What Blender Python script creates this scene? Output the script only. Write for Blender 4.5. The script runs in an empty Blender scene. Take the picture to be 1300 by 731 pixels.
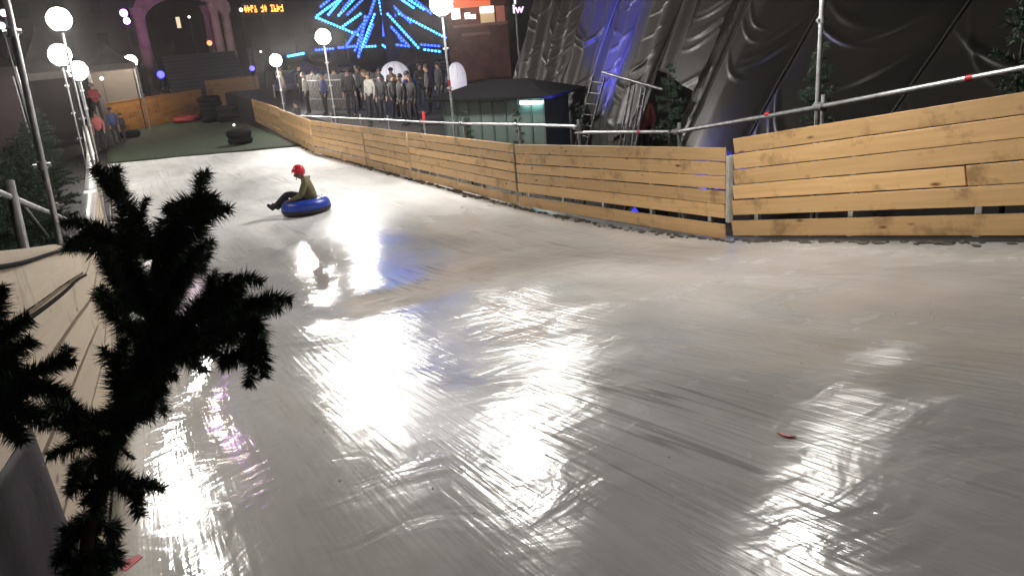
import bpy, bmesh, math, random
import numpy as np
from mathutils import Vector, Matrix
random.seed(7)
scene = bpy.context.scene
col = scene.collection

# ------------------------------------------------------------------ camera
# world: +Y runs down the slide, +X across it to the right, Z up, the eye at the origin
CAM = [[0.88354, 0.21811, -0.41447], [-0.46151, 0.25473, -0.84978], [-0.07977, 0.9421, 0.32572]]
cd = bpy.data.cameras.new("camera"); cam = bpy.data.objects.new("camera", cd); col.objects.link(cam)
m4 = Matrix([[*CAM[0], 0], [*CAM[1], 0], [*CAM[2], 0], [0, 0, 0, 1]])
cam.matrix_world = m4
cd.sensor_width = 36; cd.lens = 27.14; cd.clip_start = .05; cd.clip_end = 1500
scene.camera = cam

# ------------------------------------------------------------------ night sky, exposure
w = bpy.data.worlds.new("World"); scene.world = w; w.use_nodes = True
bg = w.node_tree.nodes['Background']
bg.inputs[0].default_value = (.62, .52, .50, 1); bg.inputs[1].default_value = .006
scene.view_settings.view_transform = 'Standard'; scene.view_settings.look = 'None'
scene.view_settings.exposure = .22; scene.view_settings.gamma = 1
scene.render.engine = 'CYCLES'
cy = scene.cycles
cy.use_denoising = True
cy.max_bounces = 5; cy.diffuse_bounces = 3; cy.glossy_bounces = 3; cy.volume_bounces = 0
cy.sample_clamp_indirect = 6
cy.caustics_reflective = False; cy.caustics_refractive = False
LAMP = 470.0          # radiance of the big globe lamps
HAZE = 0.0006

# ------------------------------------------------------------------ measuring helpers
F = 980.0
M3 = np.array(CAM)
def ray(px, py): return M3 @ np.array([px - 650., -(py - 365.5), -F])
def at(px, py, d): r = ray(px, py); return Vector(r * d / math.hypot(r[0], r[1]))
def ats(px, py, s): r = ray(px, py); return Vector(r * s / r[1])
def att(px, py, t): r = ray(px, py); return Vector(r * t / r[0])
GZ = -4.12
_S = [-30, -2, 3.5, 4.87, 7, 9.5, 12.5, 18.15, 21.9, 27.65, 43, 80]
_Z = [-.7, -.86, -2.03, -2.3, -2.75, -3.03, -3.25, -3.5, -3.65, -3.85, -4.03, -4.06]
_sg = np.linspace(-20, 70, 1801); _zg = np.interp(_sg, _S, _Z)
_k = np.exp(-.5 * (np.arange(-40, 41) * .05 / .5) ** 2); _k /= _k.sum()
_zg = np.convolve(np.pad(_zg, 40, 'edge'), _k, 'valid')
def zs(s): return float(np.interp(s, _sg, _zg))

# ------------------------------------------------------------------ materials
MATS = {}
def mat(name, base=(.5, .5, .5), rough=.6, metal=0, emit=None, es=0, noise=0, nscale=8, bump=0, bscale=30, spec=.5, trans=0):
    if name in MATS: return MATS[name]
    m = bpy.data.materials.new(name); m.use_nodes = True; nt = m.node_tree; b = nt.nodes['Principled BSDF']
    b.inputs['Base Color'].default_value = (*base, 1); b.inputs['Roughness'].default_value = rough
    b.inputs['Metallic'].default_value = metal; b.inputs['Specular IOR Level'].default_value = spec
    if trans: b.inputs['Transmission Weight'].default_value = trans
    if emit: b.inputs['Emission Color'].default_value = (*emit, 1); b.inputs['Emission Strength'].default_value = es
    tc = nt.nodes.new('ShaderNodeTexCoord')
    if noise:
        n = nt.nodes.new('ShaderNodeTexNoise'); n.inputs['Scale'].default_value = nscale; n.inputs['Detail'].default_value = 6
        nt.links.new(tc.outputs['Object'], n.inputs['Vector'])
        r = nt.nodes.new('ShaderNodeMapRange'); r.inputs['From Min'].default_value = .3; r.inputs['From Max'].default_value = .7
        r.inputs['To Min'].default_value = 1 - noise; r.inputs['To Max'].default_value = 1 + noise
        nt.links.new(n.outputs['Fac'], r.inputs['Value'])
        v = nt.nodes.new('ShaderNodeVectorMath'); v.operation = 'SCALE'; v.inputs[0].default_value = base
        nt.links.new(r.outputs[0], v.inputs['Scale']); nt.links.new(v.outputs[0], b.inputs['Base Color'])
    if bump:
        n = nt.nodes.new('ShaderNodeTexNoise'); n.inputs['Scale'].default_value = bscale; n.inputs['Detail'].default_value = 5
        nt.links.new(tc.outputs['Object'], n.inputs['Vector'])
        bp = nt.nodes.new('ShaderNodeBump'); bp.inputs['Strength'].default_value = bump; bp.inputs['Distance'].default_value = .02
        nt.links.new(n.outputs['Fac'], bp.inputs['Height']); nt.links.new(bp.outputs[0], b.inputs['Normal'])
    MATS[name] = m
    return m
def N(nt, t, **k):
    n = nt.nodes.new(t)
    for a, v in k.items():
        if hasattr(n, a) and a not in n.inputs: setattr(n, a, v)
        else: n.inputs[a].default_value = v
    return n
def ramp(nt, stops):
    r = nt.nodes.new('ShaderNodeValToRGB'); e = r.color_ramp.elements
    while len(e) < len(stops): e.new(.5)
    for i, (p, c) in enumerate(stops): e[i].position = p; e[i].color = (*c, 1) if len(c) == 3 else c
    return r

def wood_mat(name, c1, c2, rough=.5, knots=True, stain=0):
    m = bpy.data.materials.new(name); m.use_nodes = True; nt = m.node_tree; L = nt.links; b = nt.nodes['Principled BSDF']
    uv = N(nt, 'ShaderNodeUVMap'); uv.uv_map = 'UVMap'
    mp = N(nt, 'ShaderNodeMapping'); mp.inputs['Scale'].default_value = (1.2, 26, 1)
    L.new(uv.outputs[0], mp.inputs[0])
    n1 = N(nt, 'ShaderNodeTexNoise', Scale=1.0, Detail=7.0, Distortion=.6); L.new(mp.outputs[0], n1.inputs['Vector'])
    r1 = ramp(nt, [(.25, c2), (.75, c1)]); L.new(n1.outputs['Fac'], r1.inputs[0])
    # knots
    mk = N(nt, 'ShaderNodeMapping'); mk.inputs['Scale'].default_value = (1.7, 5.3, 1); L.new(uv.outputs[0], mk.inputs[0])
    vo = N(nt, 'ShaderNodeTexVoronoi', Scale=1.0); L.new(mk.outputs[0], vo.inputs['Vector'])
    kr = ramp(nt, [(.045, (.22, .13, .08)), (.12, (1, 1, 1))]); L.new(vo.outputs['Distance'], kr.inputs[0])
    mx = N(nt, 'ShaderNodeMix', data_type='RGBA', blend_type='MULTIPLY'); mx.inputs[0].default_value = 1 if knots else 0
    L.new(r1.outputs[0], mx.inputs[6]); L.new(kr.outputs[0], mx.inputs[7])
    at_ = N(nt, 'ShaderNodeAttribute', attribute_name='tone')
    sc = N(nt, 'ShaderNodeVectorMath', operation='SCALE'); L.new(mx.outputs[2], sc.inputs[0]); L.new(at_.outputs['Fac'], sc.inputs['Scale'])
    # dirt / water stains
    n2 = N(nt, 'ShaderNodeTexNoise', Scale=1.6, Detail=8.0, Roughness=.7); L.new(uv.outputs[0], n2.inputs['Vector'])
    dr = ramp(nt, [(.38 + stain, (.42, .36, .30)), (.50 + stain, (1, 1, 1))]); L.new(n2.outputs['Fac'], dr.inputs[0])
    m2 = N(nt, 'ShaderNodeMix', data_type='RGBA', blend_type='MULTIPLY'); m2.inputs[0].default_value = .75
    L.new(sc.outputs[0], m2.inputs[6]); L.new(dr.outputs[0], m2.inputs[7]); L.new(m2.outputs[2], b.inputs['Base Color'])
    b.inputs['Roughness'].default_value = rough
    bp = N(nt, 'ShaderNodeBump', Strength=.35, Distance=.004); L.new(n1.outputs['Fac'], bp.inputs['Height']); L.new(bp.outputs[0], b.inputs['Normal'])
    return m
W_FENCE = wood_mat('pine_boards', (.84, .55, .26), (.70, .43, .185), stain=-.035)
W_LEFT = wood_mat('plywood_boards', (.78, .66, .50), (.68, .56, .42), knots=True, stain=-.06)
W_ORANGE = wood_mat('stained_boards', (.30, .14, .03), (.24, .105, .022), knots=False)
STEEL = mat('galvanised_steel', (.55, .56, .57), .38, .85, noise=.25, nscale=14, bump=.1)
STEELD = mat('dull_steel', (.28, .28, .29), .5, .7, noise=.3)
RED = mat('red_tape', (.55, .02, .03), .5)
BLACK = mat('black_plastic', (.015, .015, .017), .45)
DARK = mat('dark_cloth', (.022, .02, .026), .8, noise=.3)
SKIN = mat('skin', (.26, .15, .105), .55)
NEEDLE = mat('fir_needles', (.022, .05, .026), .55, noise=.5, nscale=20)
NEEDLE_N = mat('artificial_fir_needles', (.035, .075, .048), .6, noise=.4, nscale=30)
BARK = mat('bark', (.035, .025, .018), .9, noise=.4)
GLOBE = mat('lamp_glass', (.9, .9, .9), .3, emit=(1, .945, .885), es=LAMP)

def ice_mat():
    m = bpy.data.materials.new('wet_ice'); m.use_nodes = True; nt = m.node_tree; L = nt.links; b = nt.nodes['Principled BSDF']
    tc = N(nt, 'ShaderNodeTexCoord')
    def nz(sx, sy, detail=5., rough=.55, dist=0., off=0):
        mp = N(nt, 'ShaderNodeMapping'); mp.inputs['Scale'].default_value = (sx, sy, 1); mp.inputs['Location'].default_value = (off, off, 0)
        L.new(tc.outputs['Object'], mp.inputs[0])
        n = N(nt, 'ShaderNodeTexNoise', Scale=1.0, Detail=detail, Roughness=rough, Distortion=dist); L.new(mp.outputs[0], n.inputs['Vector'])
        return n.outputs['Fac']
    big = nz(.55, .28, 4., .5, .8); mid = nz(2.2, .5, 6., .6, .3, 11); fine = nz(26, 2.2, 6., .65, .2, 5)
    r1 = ramp(nt, [(.3, (.50, .51, .51)), (.5, (.64, .65, .645)), (.72, (.77, .775, .765))]); L.new(big, r1.inputs[0])
    r2 = ramp(nt, [(.28, (.76, .75, .74)), (.62, (1, 1, 1))]); L.new(mid, r2.inputs[0])
    r3 = ramp(nt, [(.30, (.62, .61, .6)), (.46, (1, 1, 1))]); L.new(fine, r3.inputs[0])
    a = N(nt, 'ShaderNodeMix', data_type='RGBA', blend_type='MULTIPLY'); a.inputs[0].default_value = .8
    L.new(r1.outputs[0], a.inputs[6]); L.new(r2.outputs[0], a.inputs[7])
    c = N(nt, 'ShaderNodeMix', data_type='RGBA', blend_type='MULTIPLY'); c.inputs[0].default_value = .35
    L.new(a.outputs[2], c.inputs[6]); L.new(r3.outputs[0], c.inputs[7]); ln = nz(7, .13, 2., .4, .25, 77); lr = ramp(nt, [(.47, (1, 1, 1)), (.497, (.45, .44, .42)), (.503, (.45, .44, .42)), (.53, (1, 1, 1))]); L.new(ln, lr.inputs[0])
    lm = nz(.9, .5, 3., .5, .3, 91); lk = N(nt, 'ShaderNodeMapRange'); lk.inputs['From Min'].default_value = .48; lk.inputs['From Max'].default_value = .66; lk.inputs['To Max'].default_value = .7; L.new(lm, lk.inputs['Value'])
    e = N(nt, 'ShaderNodeMix', data_type='RGBA', blend_type='MULTIPLY'); L.new(lk.outputs[0], e.inputs[0]); L.new(c.outputs[2], e.inputs[6]); L.new(lr.outputs[0], e.inputs[7]); L.new(e.outputs[2], b.inputs['Base Color'])
    # smooth wet film in places, scraped in others
    wet = nz(.8, .45, 5., .6, .6, 31)
    rr = N(nt, 'ShaderNodeMapRange'); rr.inputs['From Min'].default_value = .38; rr.inputs['From Max'].default_value = .62
    rr.inputs['To Min'].default_value = .04; rr.inputs['To Max'].default_value = .15; L.new(wet, rr.inputs['Value'])
    sy = N(nt, 'ShaderNodeSeparateXYZ'); L.new(tc.outputs['Object'], sy.inputs[0])      # the run-out is frosted, the steep part wet
    fr = N(nt, 'ShaderNodeMapRange', interpolation_type='SMOOTHSTEP'); fr.inputs['From Min'].default_value = 9.5; fr.inputs['From Max'].default_value = 18; fr.inputs['To Max'].default_value = .50; L.new(sy.outputs['Y'], fr.inputs['Value'])
    ad = N(nt, 'ShaderNodeMath', operation='ADD'); L.new(rr.outputs[0], ad.inputs[0]); L.new(fr.outputs[0], ad.inputs[1]); L.new(ad.outputs[0], b.inputs['Roughness'])
    b.inputs['IOR'].default_value = 1.33; b.inputs['Specular IOR Level'].default_value = .5
    rip = nz(1.9, 2.6, 3., .5, 1.4, 3)
    b1 = N(nt, 'ShaderNodeBump', Strength=1.0, Distance=.008); L.new(rip, b1.inputs['Height'])
    scr = nz(30, 1.7, 2.5, .5, .15, 9)
    b2 = N(nt, 'ShaderNodeBump', Strength=1.0, Distance=.010)
    sx = N(nt, 'ShaderNodeSeparateXYZ'); L.new(tc.outputs['Object'], sx.inputs[0])      # riders scrape the upper middle of the run most
    m1 = N(nt, 'ShaderNodeMapRange', interpolation_type='SMOOTHSTEP'); m1.inputs['From Min'].default_value = 8.5; m1.inputs['From Max'].default_value = 5.0; L.new(sx.outputs['Y'], m1.inputs['Value'])
    m2 = N(nt, 'ShaderNodeMapRange', interpolation_type='SMOOTHSTEP'); m2.inputs['From Min'].default_value = .5; m2.inputs['From Max'].default_value = 1.5; L.new(sx.outputs['X'], m2.inputs['Value'])
    mm = N(nt, 'ShaderNodeMath', operation='MULTIPLY'); L.new(m1.outputs[0], mm.inputs[0]); L.new(m2.outputs[0], mm.inputs[1])
    pz = N(nt, 'ShaderNodeMapRange'); pz.inputs['From Min'].default_value = .40; pz.inputs['From Max'].default_value = .60; pz.inputs['To Min'].default_value = .22; L.new(nz(1.1, .9, 4., .6, .5, 57), pz.inputs['Value'])
    mk_ = N(nt, 'ShaderNodeMath', operation='MULTIPLY'); L.new(mm.outputs[0], mk_.inputs[0]); L.new(pz.outputs[0], mk_.inputs[1])
    m3 = N(nt, 'ShaderNodeMath', operation='MULTIPLY_ADD'); L.new(mk_.outputs[0], m3.inputs[0]); m3.inputs[1].default_value = .75; m3.inputs[2].default_value = .12
    m4_ = N(nt, 'ShaderNodeMath', operation='MULTIPLY'); L.new(scr, m4_.inputs[0]); L.new(m3.outputs[0], m4_.inputs[1]); L.new(m4_.outputs[0], b2.inputs['Height']); L.new(b1.outputs[0], b2.inputs['Normal'])
    gr = nz(70, 34, 3., .6, 0, 2)
    b3 = N(nt, 'ShaderNodeBump', Strength=.5, Distance=.0005); L.new(gr, b3.inputs['Height']); L.new(b2.outputs[0], b3.inputs['Normal'])
    L.new(b3.outputs[0], b.inputs['Normal'])
    # scraped zone: fine grooves along the run spread the glare across it
    rm = N(nt, 'ShaderNodeMath', operation='MULTIPLY_ADD'); L.new(mk_.outputs[0], rm.inputs[0]); rm.inputs[1].default_value = .20; L.new(ad.outputs[0], rm.inputs[2]); L.new(rm.outputs[0], b.inputs['Roughness'])
    am = N(nt, 'ShaderNodeMath', operation='MULTIPLY'); L.new(mk_.outputs[0], am.inputs[0]); am.inputs[1].default_value = .92; L.new(am.outputs[0], b.inputs['Anisotropic'])
    tv = N(nt, 'ShaderNodeCombineXYZ'); tv.inputs[0].default_value = 1; L.new(tv.outputs[0], b.inputs['Tangent'])
    return m
ICE = ice_mat()

# ------------------------------------------------------------------ mesh helpers
class MB:
    def __init__(s): s.v = []; s.f = []; s.m = []; s.t = []; s.uv = []; s.sm = []
    def add(s, vs, fs, mi=0, tone=1., uvs=None, smooth=False):
        o = len(s.v); s.v += [Vector(v) for v in vs]
        for i, f in enumerate(fs):
            s.f.append([o + k for k in f]); s.m.append(mi); s.t.append(tone); s.sm.append(smooth)
            s.uv.append(uvs[i] if uvs else [(0, 0)] * len(f))
    def box(s, c, size, R=None, mi=0, tone=1.):
        hx, hy, hz = [q / 2 for q in size]; R = R or Matrix.Identity(3); c = Vector(c)
        P = [(x, y, z) for x in (-hx, hx) for y in (-hy, hy) for z in (-hz, hz)]
        F_ = [(0, 1, 3, 2), (4, 6, 7, 5), (0, 4, 5, 1), (2, 3, 7, 6), (0, 2, 6, 4), (1, 5, 7, 3)]
        ax = sorted(range(3), key=lambda i: -size[i]); ou, ov = random.random() * 50, random.random() * 50
        uv = []
        for f in F_:
            pl = [P[k] for k in f]
            nrm = [i for i in range(3) if len({p[i] for p in pl}) == 1][0]
            a = [i for i in ax if i != nrm]
            uv.append([(p[a[0]] + ou, p[a[1]] + ov) for p in pl])
        s.add([c + R @ Vector(p) for p in P], F_, mi, tone, uv)
    def tube(s, p0, p1, r0, r1=None, n=10, mi=0, cap=True):
        p0 = Vector(p0); p1 = Vector(p1); r1 = r0 if r1 is None else r1
        q = (p1 - p0).to_track_quat('Z', 'Y').to_matrix(); vs = []
        for p, r in ((p0, r0), (p1, r1)):
            for i in range(n): a = 2 * math.pi * i / n; vs.append(p + q @ Vector((r * math.cos(a), r * math.sin(a), 0)))
        fs = [(i, (i + 1) % n, n + (i + 1) % n, n + i) for i in range(n)]
        s.add(vs, fs, mi, smooth=True)
        if cap: s.add(vs, [tuple(reversed(range(n))), tuple(range(n, 2 * n))], mi)
    def lathe(s, c, prof, n=20, mi=0, R=None, tone=1.):
        R = R or Matrix.Identity(3); c = Vector(c); vs = []
        for r, z in prof:
            for i in range(n): a = 2 * math.pi * i / n; vs.append(c + R @ Vector((r * math.cos(a), r * math.sin(a), z)))
        fs = [(k * n + i, k * n + (i + 1) % n, (k + 1) * n + (i + 1) % n, (k + 1) * n + i) for k in range(len(prof) - 1) for i in range(n)]
        s.add(vs, fs, mi, tone, smooth=True)
    def ball(s, c, r, n=16, k=10, mi=0, sq=(1, 1, 1)):
        c = Vector(c); vs = []
        for j in range(k + 1):
            p = math.pi * j / k
            for i in range(n):
                a = 2 * math.pi * i / n; vs.append(c + Vector((r * sq[0] * math.sin(p) * math.cos(a), r * sq[1] * math.sin(p) * math.sin(a), -r * sq[2] * math.cos(p))))
        s.add(vs, [(j * n + i, j * n + (i + 1) % n, (j + 1) * n + (i + 1) % n, (j + 1) * n + i) for j in range(k) for i in range(n)], mi, smooth=True)
    def torus(s, c, R0, r, R=None, n=36, k=14, mi=0, squash=1.):
        R = R or Matrix.Identity(3); c = Vector(c); vs = []
        for i in range(n):
            a = 2 * math.pi * i / n
            for j in range(k):
                b = 2 * math.pi * j / k; q = R0 + r * math.cos(b)
                vs.append(c + R @ Vector((q * math.cos(a), q * math.sin(a), squash * r * math.sin(b))))
        s.add(vs, [(i * k + j, ((i + 1) % n) * k + j, ((i + 1) % n) * k + (j + 1) % k, i * k + (j + 1) % k) for i in range(n) for j in range(k)], mi, smooth=True)
    def path(s, pts, r, n=8, mi=0):
        for a, b in zip(pts[:-1], pts[1:]): s.tube(a, b, r, n=n, mi=mi)
    def build(s, name, mats, parent=None):
        if not isinstance(mats, (list, tuple)): mats = [mats]
        me = bpy.data.meshes.new(name); base = Vector(parent.get('_base', (0, 0, 0))) if parent else Vector((0, 0, 0))
        me.from_pydata([v - base for v in s.v], [], s.f)
        for m in mats: me.materials.append(m)
        me.polygons.foreach_set('material_index', s.m); me.polygons.foreach_set('use_smooth', s.sm)
        at_ = me.attributes.new('tone', 'FLOAT', 'FACE'); at_.data.foreach_set('value', s.t)
        uv = me.uv_layers.new(name='UVMap'); uv.data.foreach_set('uv', [q for u in s.uv for p in u for q in p])
        me.update()
        o = bpy.data.objects.new(name, me); col.objects.link(o)
        if parent: o.parent = parent; o['_base'] = tuple(base)
        return o
def thing(name, label, cat, loc, group=None):
    o = bpy.data.objects.new(name, None); col.objects.link(o); o.location = loc; o.empty_display_size = .2
    o['_base'] = tuple(loc); o['label'] = label; o['category'] = cat
    if group: o['group'] = group
    return o
def tag(o, label, cat, group=None):
    o['label'] = label; o['category'] = cat
    if group: o['group'] = group
    return o
def struct(o): o['kind'] = 'structure'; return o
def rotz(a): return Matrix.Rotation(a, 3, 'Z')
def grid(name, fn, us, vs, mats, parent=None, thick=0):
    mb = MB(); P = [fn(u, v) for v in vs for u in us]; n = len(us)
    fs = [(j * n + i, j * n + i + 1, (j + 1) * n + i + 1, (j + 1) * n + i) for j in range(len(vs) - 1) for i in range(n - 1)]
    mb.add(P, fs, smooth=True); o = mb.build(name, mats, parent)
    if thick:
        md = o.modifiers.new('thickness', 'SOLIDIFY'); md.thickness = thick
    return o

# ------------------------------------------------------------------ the setting
ASPH = mat('dark_asphalt', (.03, .029, .029), .6, noise=.4, nscale=2, bump=.4, bscale=12)
g = MB(); g.add([(-400, -200, GZ), (500, -200, GZ), (500, 800, GZ), (-400, 800, GZ)], [(0, 1, 2, 3)])
struct(g.build('ground', ASPH))
XL, XR = -.40, 6.36
def mat_edge(x): return 33.4 - (x - XL) * .47
def _ss(a, b, x): t = min(1., max(0., (x - a) / (b - a))); return t * t * (3 - 2 * t)
def und(x, y): return .11 * math.exp(-((y - 7.1) / 1.15) ** 2) * _ss(-.3, .5, x) * _ss(5.6, 3.6, x) + .012 * math.sin(x * 1.7 + y * .9) * math.sin(y * .8 + 1.3) + .006 * math.sin(3.1 * x - 1.9 * y)
def icefn(u, v):
    x = XL + u * (XR + .25 - XL); y = -6 + v * (mat_edge(x) + .3 + 6); return (x, y, zs(y) + und(x, y) * min(1, max(0, (x - XL) * 3)) * min(1, max(0, (XR - x) * 3)))
ice = struct(grid('ice', icefn, list(np.linspace(0, 1, 60)), list(np.linspace(0, 1, 340)), ICE, thick=.06))
TURF = mat('green_turf', (.014, .027, .010), .9, noise=.35, nscale=3, bump=.8, bscale=60)
def turffn(u, v):
    x = XL + .03 + u * (XR - XL - .06 + .6 * 0); y0 = mat_edge(x); return (x, y0 + v * (56 - y0), zs(y0 + v * (56 - y0)) + .035)
struct(grid('turf', turffn, list(np.linspace(0, 1, 24)), list(np.linspace(0, 1, 60)), TURF, thick=.03))

# slide deck edge under the ice, seen from the side
sf = thing('slide_scaffold', 'steel scaffold frame carrying the ice slide', 'scaffold', (0, 3, GZ))
for x in (XL - .05, XR + .15):
    for y in np.arange(-5, 28, 2.4): sd = MB(); sd.tube((x, y, GZ), (x, y, zs(y) - .12), .03, n=8); sd.build('upright', STEELD, sf)
    sd = MB(); sd.path([(x, y, zs(y) - .1) for y in np.arange(-5, 28, 2.4)], .03); sd.build('ledger', STEELD, sf)

# ------------------------------------------------------------------ right board fence
def fence_panel(y0, y1, label, zoff0=0, zoff1=0, h=1.15, x=XR, seed=0, joints=(), gap=.065, xt=0., boards=5, mirror=1, wood=W_FENCE, kick=.19, grp='board panels of the right fence', capw=0, raw=None):
    rnd = random.Random(seed); x0, x1 = x if isinstance(x, tuple) else (x, x)
    p0 = Vector((x0, y0, zs(y0) + .02 + zoff0)); p1 = Vector((x1, y1, zs(y1) + .02 + zoff1)); L = (p1 - p0).length
    R = Matrix(((p1 - p0).normalized(), (0, 0, 0), (0, 0, 0))).transposed()
    ux = (p1 - p0).normalized(); uz = Vector((0, 0, 1)); uy = ux.cross(uz) * -1; uy.normalize(); uz2 = ux.cross(uy) * 1
    if uz2.z < 0: uz2 = -uz2
    R = Matrix((ux, uy, uz2)).transposed()
    root = thing('board_fence', label, 'fence panel', p0, grp)
    bw = (h - kick - gap) / boards
    up = MB()
    for k in range(boards):
        z = kick + gap + bw * (k + .5)
        cuts = [0] + sorted(j[1] for j in joints if j[0] == k) + [1]
        for a, b in zip(cuts[:-1], cuts[1:]):
            ln = L * (b - a) - .006; c = p0 + ux * (L * (a + b) / 2) + Vector((0, 0, z + rnd.uniform(-.003, .003))) + uy * rnd.uniform(-.004, .004) * 1
            up.box(c, (ln + rnd.uniform(-.02, .0), .028, bw - rnd.uniform(.008, .022)), R @ Matrix.Rotation(rnd.uniform(-.002, .002), 3, 'Y'), tone=rnd.uniform(.76, 1.12))
    ob = up.build('boards', wood, root)
    bv = ob.modifiers.new('worn_edges', 'BEVEL'); bv.width = .004; bv.segments = 1
    kb = MB(); kb.box(p0 + ux * (L / 2) + Vector((0, 0, kick / 2)), (L - .02, .028, kick - .012), R, tone=.8 if seed % 2 else .9)
    kb.build('kick_board', wood, root)
    n = max(2, int(L / 1.3) + 1)
    for i in range(n):
        q = p0 + ux * (L * (.06 + .88 * i / (n - 1))) - Vector((-.055 * mirror, 0, 0))
        pm = MB(); pm.box(q + Vector((0, 0, h / 2 - .04)), (.05, .06, h - .04)); pm.build('post', STEEL, root)
    return root
fence_panel(-5.5, .95, 'board fence section nearest the eye, running out of the right edge', h=1.17, seed=11)
fence_panel(1.0, 6.86, 'tall near section of plank fence, knotty boards with water stains, beside the stepped post', zoff0=.02, zoff1=.03, h=1.17, seed=1, joints=[(1, .52)])
fence_panel(6.98, 12.42, 'board fence section with a pale post at its near end, beside the tall stained section', zoff0=-.02, h=1.13, seed=2, joints=[])
fence_panel(12.5, 18.1, 'board fence section level with the tuber, dark gap above its kick board', zoff0=.0, h=1.14, seed=4, joints=[(2, .93), (3, .8), (4, .82)])
fence_panel(18.16, 21.9, 'short brick-like section of butted boards, third from the far bend', h=1.14, seed=5, gap=.02, joints=[(1, .3), (2, .55), (3, .2), (3, .75), (4, .45)])
fence_panel(21.96, 27.6, 'board fence section just before the bend, with its dark gap partway', h=1.13, seed=6, gap=.04, joints=[(2, .4)], x=(6.36, 6.2))
fence_panel(27.7, 34.8, 'reddish fence section just past the bend, running uphill of the turf edge', h=1.15, seed=7, x=(6.2, 6.6), gap=.03)
fence_panel(34.9, 44, 'farthest and darkest section of the right fence beside the green turf', h=1.2, seed=8, x=(6.6, 7.0), gap=.03)
# pale post at the step between the first two sections
pp = MB(); pp.box((XR - .0, 6.92, zs(6.92) + .62), (.07, .05, .8)); pp.box((XR, 6.92, zs(6.92) + .62), (.09, .02, .76))
o = pp.build('fence_post', mat('pale_primer', (.6, .6, .55), .5, .1, noise=.2)); tag(o, 'pale metal post standing where the tall fence section meets the lower one', 'post')

# ------------------------------------------------------------------ left wall (pale boards)
def left_panel(y0, y1, x0, x1, h0, h1, seams, label, seed=0):
    rnd = random.Random(seed); root = thing('board_wall', label, 'board wall', (x0, y0, zs(y0)), 'board walls along the left of the slide')
    steps = max(2, int((y1 - y0) / .5)); ys = np.linspace(y0, y1, steps + 1)
    rows = [0] + list(seams) + [1.0]
    mb = MB()
    for a, b in zip(rows[:-1], rows[1:]):
        off = rnd.uniform(0, 40); dx = rnd.uniform(-.004, .004); tone = rnd.uniform(.88, 1.08)
        V = []; U = []
        for y in ys:
            f = (y - y0) / (y1 - y0); h = h0 + (h1 - h0) * f; x = x0 + (x1 - x0) * f + dx
            za, zb = zs(y) + h * a + .011, zs(y) + h * b - .011
            V += [(x, y, za), (x, y, zb), (x - .03, y, zb), (x - .03, y, za)]; U += [(y + off, h * a), (y + off, h * b), (y + off, h * b + .03), (y + off, h * a - .03)]
        fs = []; us = []
        for i in range(len(ys) - 1):
            o_ = i * 4
            for k in range(4):
                f = (o_ + k, o_ + (k + 1) % 4, o_ + 4 + (k + 1) % 4, o_ + 4 + k); fs.append(f); us.append([U[q] for q in f])
        for e in ((0, 1, 2, 3), tuple(len(V) - 4 + q for q in range(4))): fs.append(e); us.append([U[q] for q in e])
        mb.add(V, fs, 0, tone, us)
    mb.build('boards', W_LEFT, root)
    n = max(2, int((y1 - y0) / 1.6))
    for i in range(n):
        f = .08 + .84 * i / (n - 1); y = y0 + (y1 - y0) * f; x = x0 + (x1 - x0) * f; h = h0 + (h1 - h0) * f
        p = MB(); p.box((x - .07, y, zs(y) + h / 2 - .02), (.06, .06, h - .06)); p.build('post', STEEL, root)
    return root
left_panel(-3, 6.6, -.40, -.42, 1.35, 1.35, (.16, .33, .5, .655, .815), 'near section of pale board wall at the left, behind the dark fir branches', 1)
CABLE = mat('black_cable', (.012, .011, .010), .95, spec=.05)
for hh, y0c, lb in [(1.29, -3, 'black cable running along the top plank of the near left wall'), (1.09, -3, 'black cable clipped along the second seam of the near left wall')]:
    cb = MB(); cb.path([(-.392 + .004 * math.sin(y * 3), y, zs(y) + hh + .006 * math.sin(y * 1.9 + hh * 9)) for y in np.arange(y0c, 6.5, .25)], .009, n=7); tag(cb.build('cable', CABLE), lb, 'cable')
left_panel(6.7, 15.5, -.44, -.50, 1.28, 1.15, (.17, .34, .5, .67, .83), 'middle section of the pale left wall, its top brightly lit', 2)
left_panel(15.6, 26, -.50, -.62, 1.12, 1.12, (.17, .34, .5, .67, .83), 'third section of the pale left wall, nearing the turf', 3)
left_panel(26.1, 40, -.62, -.95, 1.1, 1.1, (.2, .4, .6, .8), 'farthest section of the pale left wall, ending at the people in red', 4)
# white coping boards on the far sections
WHITE = mat('white_paint', (.75, .74, .70), .45, noise=.12, nscale=5)
for (y0, y1, x0, x1, h0, h1, lb) in [(6.7, 15.5, -.44, -.50, 1.28, 1.15, 'nearest stretch of white coping board on the left wall'), (15.6, 26, -.50, -.62, 1.12, 1.12, 'middle stretch of white coping board on the left wall'), (26.1, 40, -.62, -.95, 1.1, 1.1, 'farthest stretch of white coping board on the left wall')]:
    fn = lambda u, v: (x0 + (x1 - x0) * v - .16 + .2 * u, y0 + (y1 - y0) * v, zs(y0 + (y1 - y0) * v) + h0 + (h1 - h0) * v + .004)
    o = grid('coping', fn, [0, 1], list(np.linspace(0, 1, 16)), WHITE, thick=.03); tag(o, lb, 'coping', 'white coping boards')

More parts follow.
